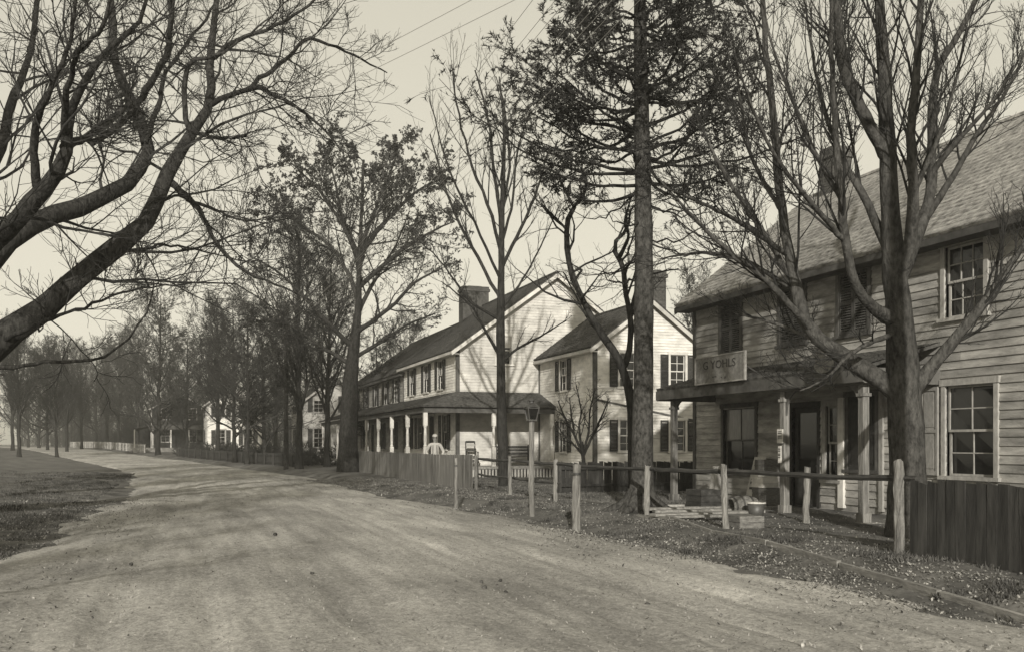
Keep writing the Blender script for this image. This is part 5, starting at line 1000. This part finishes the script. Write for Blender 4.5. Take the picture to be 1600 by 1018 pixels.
# ------------------------------------------------------------------ litter, grass, stones
def scatter_quads(name, label, x, y, size, material, cat, lift=.012, tilt=.5, seed=1):
    r = np.random.default_rng(seed); n = len(x); z = np.maximum(hz(x, y), rz(x - xc(y), y)) + lift
    an = r.uniform(0, 6.28, n); u = np.stack([np.cos(an), np.sin(an), r.normal(0, tilt, n)], 1); v = np.stack([-np.sin(an), np.cos(an), r.normal(0, tilt, n)], 1); s = (size * r.uniform(.5, 1.4, n))[:, None]; p = np.stack([x, y, z], 1)
    V = np.stack([p - u * s * .5, p - v * s * .3, p + u * s * .5 + (0, 0, .008), p + v * s * .3], 1).reshape(-1, 3)
    o = link(name, mesh_np(name, V, np.arange(len(V)).reshape(-1, 4)), material); return tag(o, label, cat, kind='stuff')
r = np.random.default_rng(77)
n = 90000; yy = 4 + 38 * r.random(n) ** 1.6; xx = xc(yy) + 5.2 - .7 * sstep(17, 30, yy) + r.normal(0, .85, n) + .5 * (r.random(n) < .3) * r.normal(0, 2, n)
m_ = vnoise(xx * .8, yy * .5, 21) + .5 + .6 * vnoise(xx * 2.5, yy * 1.8, 22) > .25 + r.random(n) * .8; xx, yy = xx[m_], yy[m_]
n = 9000; y2 = 5 + 24 * r.random(n) ** 1.5; x2 = xc(y2) - 4.9 - lw(y2) + r.normal(0, 1.1, n); n = 9000; y3 = 6 + 26 * r.random(n); x3 = 7.5 + 5.5 * r.random(n); n = 900; y4 = 17.2 + r.normal(0, 2.6, n); x4 = 7.6 + r.normal(0, .6, n)
scatter_quads('fallen_leaves', 'pale fallen leaves scattered along the road edges', np.concatenate([xx, x2, x3, x4]), np.concatenate([yy, y2, y3, y4]), .036, M['litter'], 'leaves')
def blades(name, label, x, y, h, material, seed=2):
    r = np.random.default_rng(seed); n = len(x); z = np.maximum(hz(x, y), rz(x - xc(y), y)) - .01; p = np.stack([x, y, z], 1); an = r.uniform(0, 6.28, n); wv = np.stack([np.cos(an), np.sin(an), 0 * an], 1) * .006 * (1 + y[:, None] * .03)
    tip = p + np.stack([r.normal(0, .4, n), r.normal(0, .4, n), np.ones(n)], 1) * (h * r.uniform(.4, 1.3, n))[:, None]; mid = (p + tip) / 2 + (0, 0, .012)
    V = np.stack([p - wv, p + wv, mid + wv * .7, tip, mid - wv * .7], 1).reshape(-1, 3); i = np.arange(n)[:, None] * 5
    o = link(name, mesh_np(name, V, np.concatenate([i + np.array([[0, 1, 2, 4]]), i + np.array([[4, 2, 3, 3]])]) if False else (i + np.array([[0, 1, 2, 3, 4]]))), material); return tag(o, label, 'grass', kind='stuff')
def clump(n, fx, fy, dens, seed):
    r = np.random.default_rng(seed); x = fx(r, n); y = fy(r, n); k = vnoise(x * 1.3, y * .9, seed) + .5 + .5 * vnoise(x * 4, y * 4, seed + 1) > dens; return x[k], y[k]
xa, ya = clump(60000, lambda r, n: 7.3 + np.abs(r.normal(0, 1.0, n)), lambda r, n: 4 + 30 * r.random(n) ** 1.5, .72, 51)
xb, yb = clump(30000, lambda r, n: -2.2 - np.abs(r.normal(0, 2.5, n)), lambda r, n: 14 + 40 * r.random(n) ** 1.2, .45, 53)
xd, yd = clump(26000, lambda r, n: 9.3 + 5 * r.random(n), lambda r, n: 20 + 20 * r.random(n), .4, 55)
blades('grass', 'dry tufted grass on the verges', np.concatenate([xa, xb, xd]), np.concatenate([ya, yb, yd]), .065, M['grass'])
n = 26000; yp = 2.5 + 45 * r.random(n) ** 1.8; xp = xc(yp) + r.uniform(-6.5, 4.3, n)
scatter_quads('road_pebbles', 'fine pebbles and crumbs of earth on the road', xp, yp, .022, M['pebble'], 'pebbles', .004, .5, 9)
ico = bmesh.new(); bmesh.ops.create_icosphere(ico, subdivisions=2, radius=1.0)
def stone(x, y, s, label, material, group):
    me = bpy.data.meshes.new('stone'); ico.to_mesh(me); k = random.random() * 9
    for v in me.vertices: v.co *= (1 + .22 * math.sin(v.co.x * 3 + k) * math.cos(v.co.y * 4 + k)); v.co.z *= .6
    me.polygons.foreach_set('use_smooth', np.ones(len(me.polygons), dtype=bool)); me.materials.append(material)
    o = bpy.data.objects.new('stone', me); col.objects.link(o); o.scale = (s, s * .7, s); z = max(float(hz(x, y)), float(rz(x - float(xc(y)), y))); o.location = (x, y, z + s * .25); o.rotation_euler = (0, 0, k); tag(o, label, 'stone', group)
for (px, py, s, lb) in ((430, 835, .07, 'dark stone alone in the middle of the road'), (752, 910, .05, 'dark stone in the near road, left of its group'), (757, 922, .055, 'dark stone in the near road, lowest of its group'), (782, 909, .035, 'dark stone in the near road, upper right of its group'), (790, 922, .045, 'dark stone in the near road, rightmost of its group'), (712, 914, .03, 'small dark stone in the near road, leftmost of its group'), (205, 880, .05, 'dark stone near the left verge'), (488, 896, .04, 'small dark stone on the near left half of the road'), (1012, 945, .05, 'dark stone on the near right half of the road')):
    p = P(px, py, 1.53 * 1500 / (py - 693)); stone(p[0], p[1], s * .7, lb, M['stone'], 'dark stones on the road')
ico.free()

# ------------------------------------------------------------------ the autumn air
hb = MB().box(-1000, 1000, -100, 1600, -1.2, 24).mesh('haze'); hm = bpy.data.materials.new('haze_air'); hm.use_nodes = True; hm.node_tree.nodes.clear()
vo = hm.node_tree.nodes.new('ShaderNodeVolumePrincipled'); vo.inputs['Color'].default_value = (0.95, 0.93, 0.85, 1); vo.inputs['Density'].default_value = 0.0011; vo.inputs['Anisotropy'].default_value = 0.2
mo = hm.node_tree.nodes.new('ShaderNodeOutputMaterial'); hm.node_tree.links.new(vo.outputs[0], mo.inputs['Volume'])
ho = link('haze', hb, hm); ho['kind'] = 'stuff'; ho['label'] = 'thin pale autumn haze along the street'; ho['category'] = 'haze'; ho.display_type = 'WIRE'
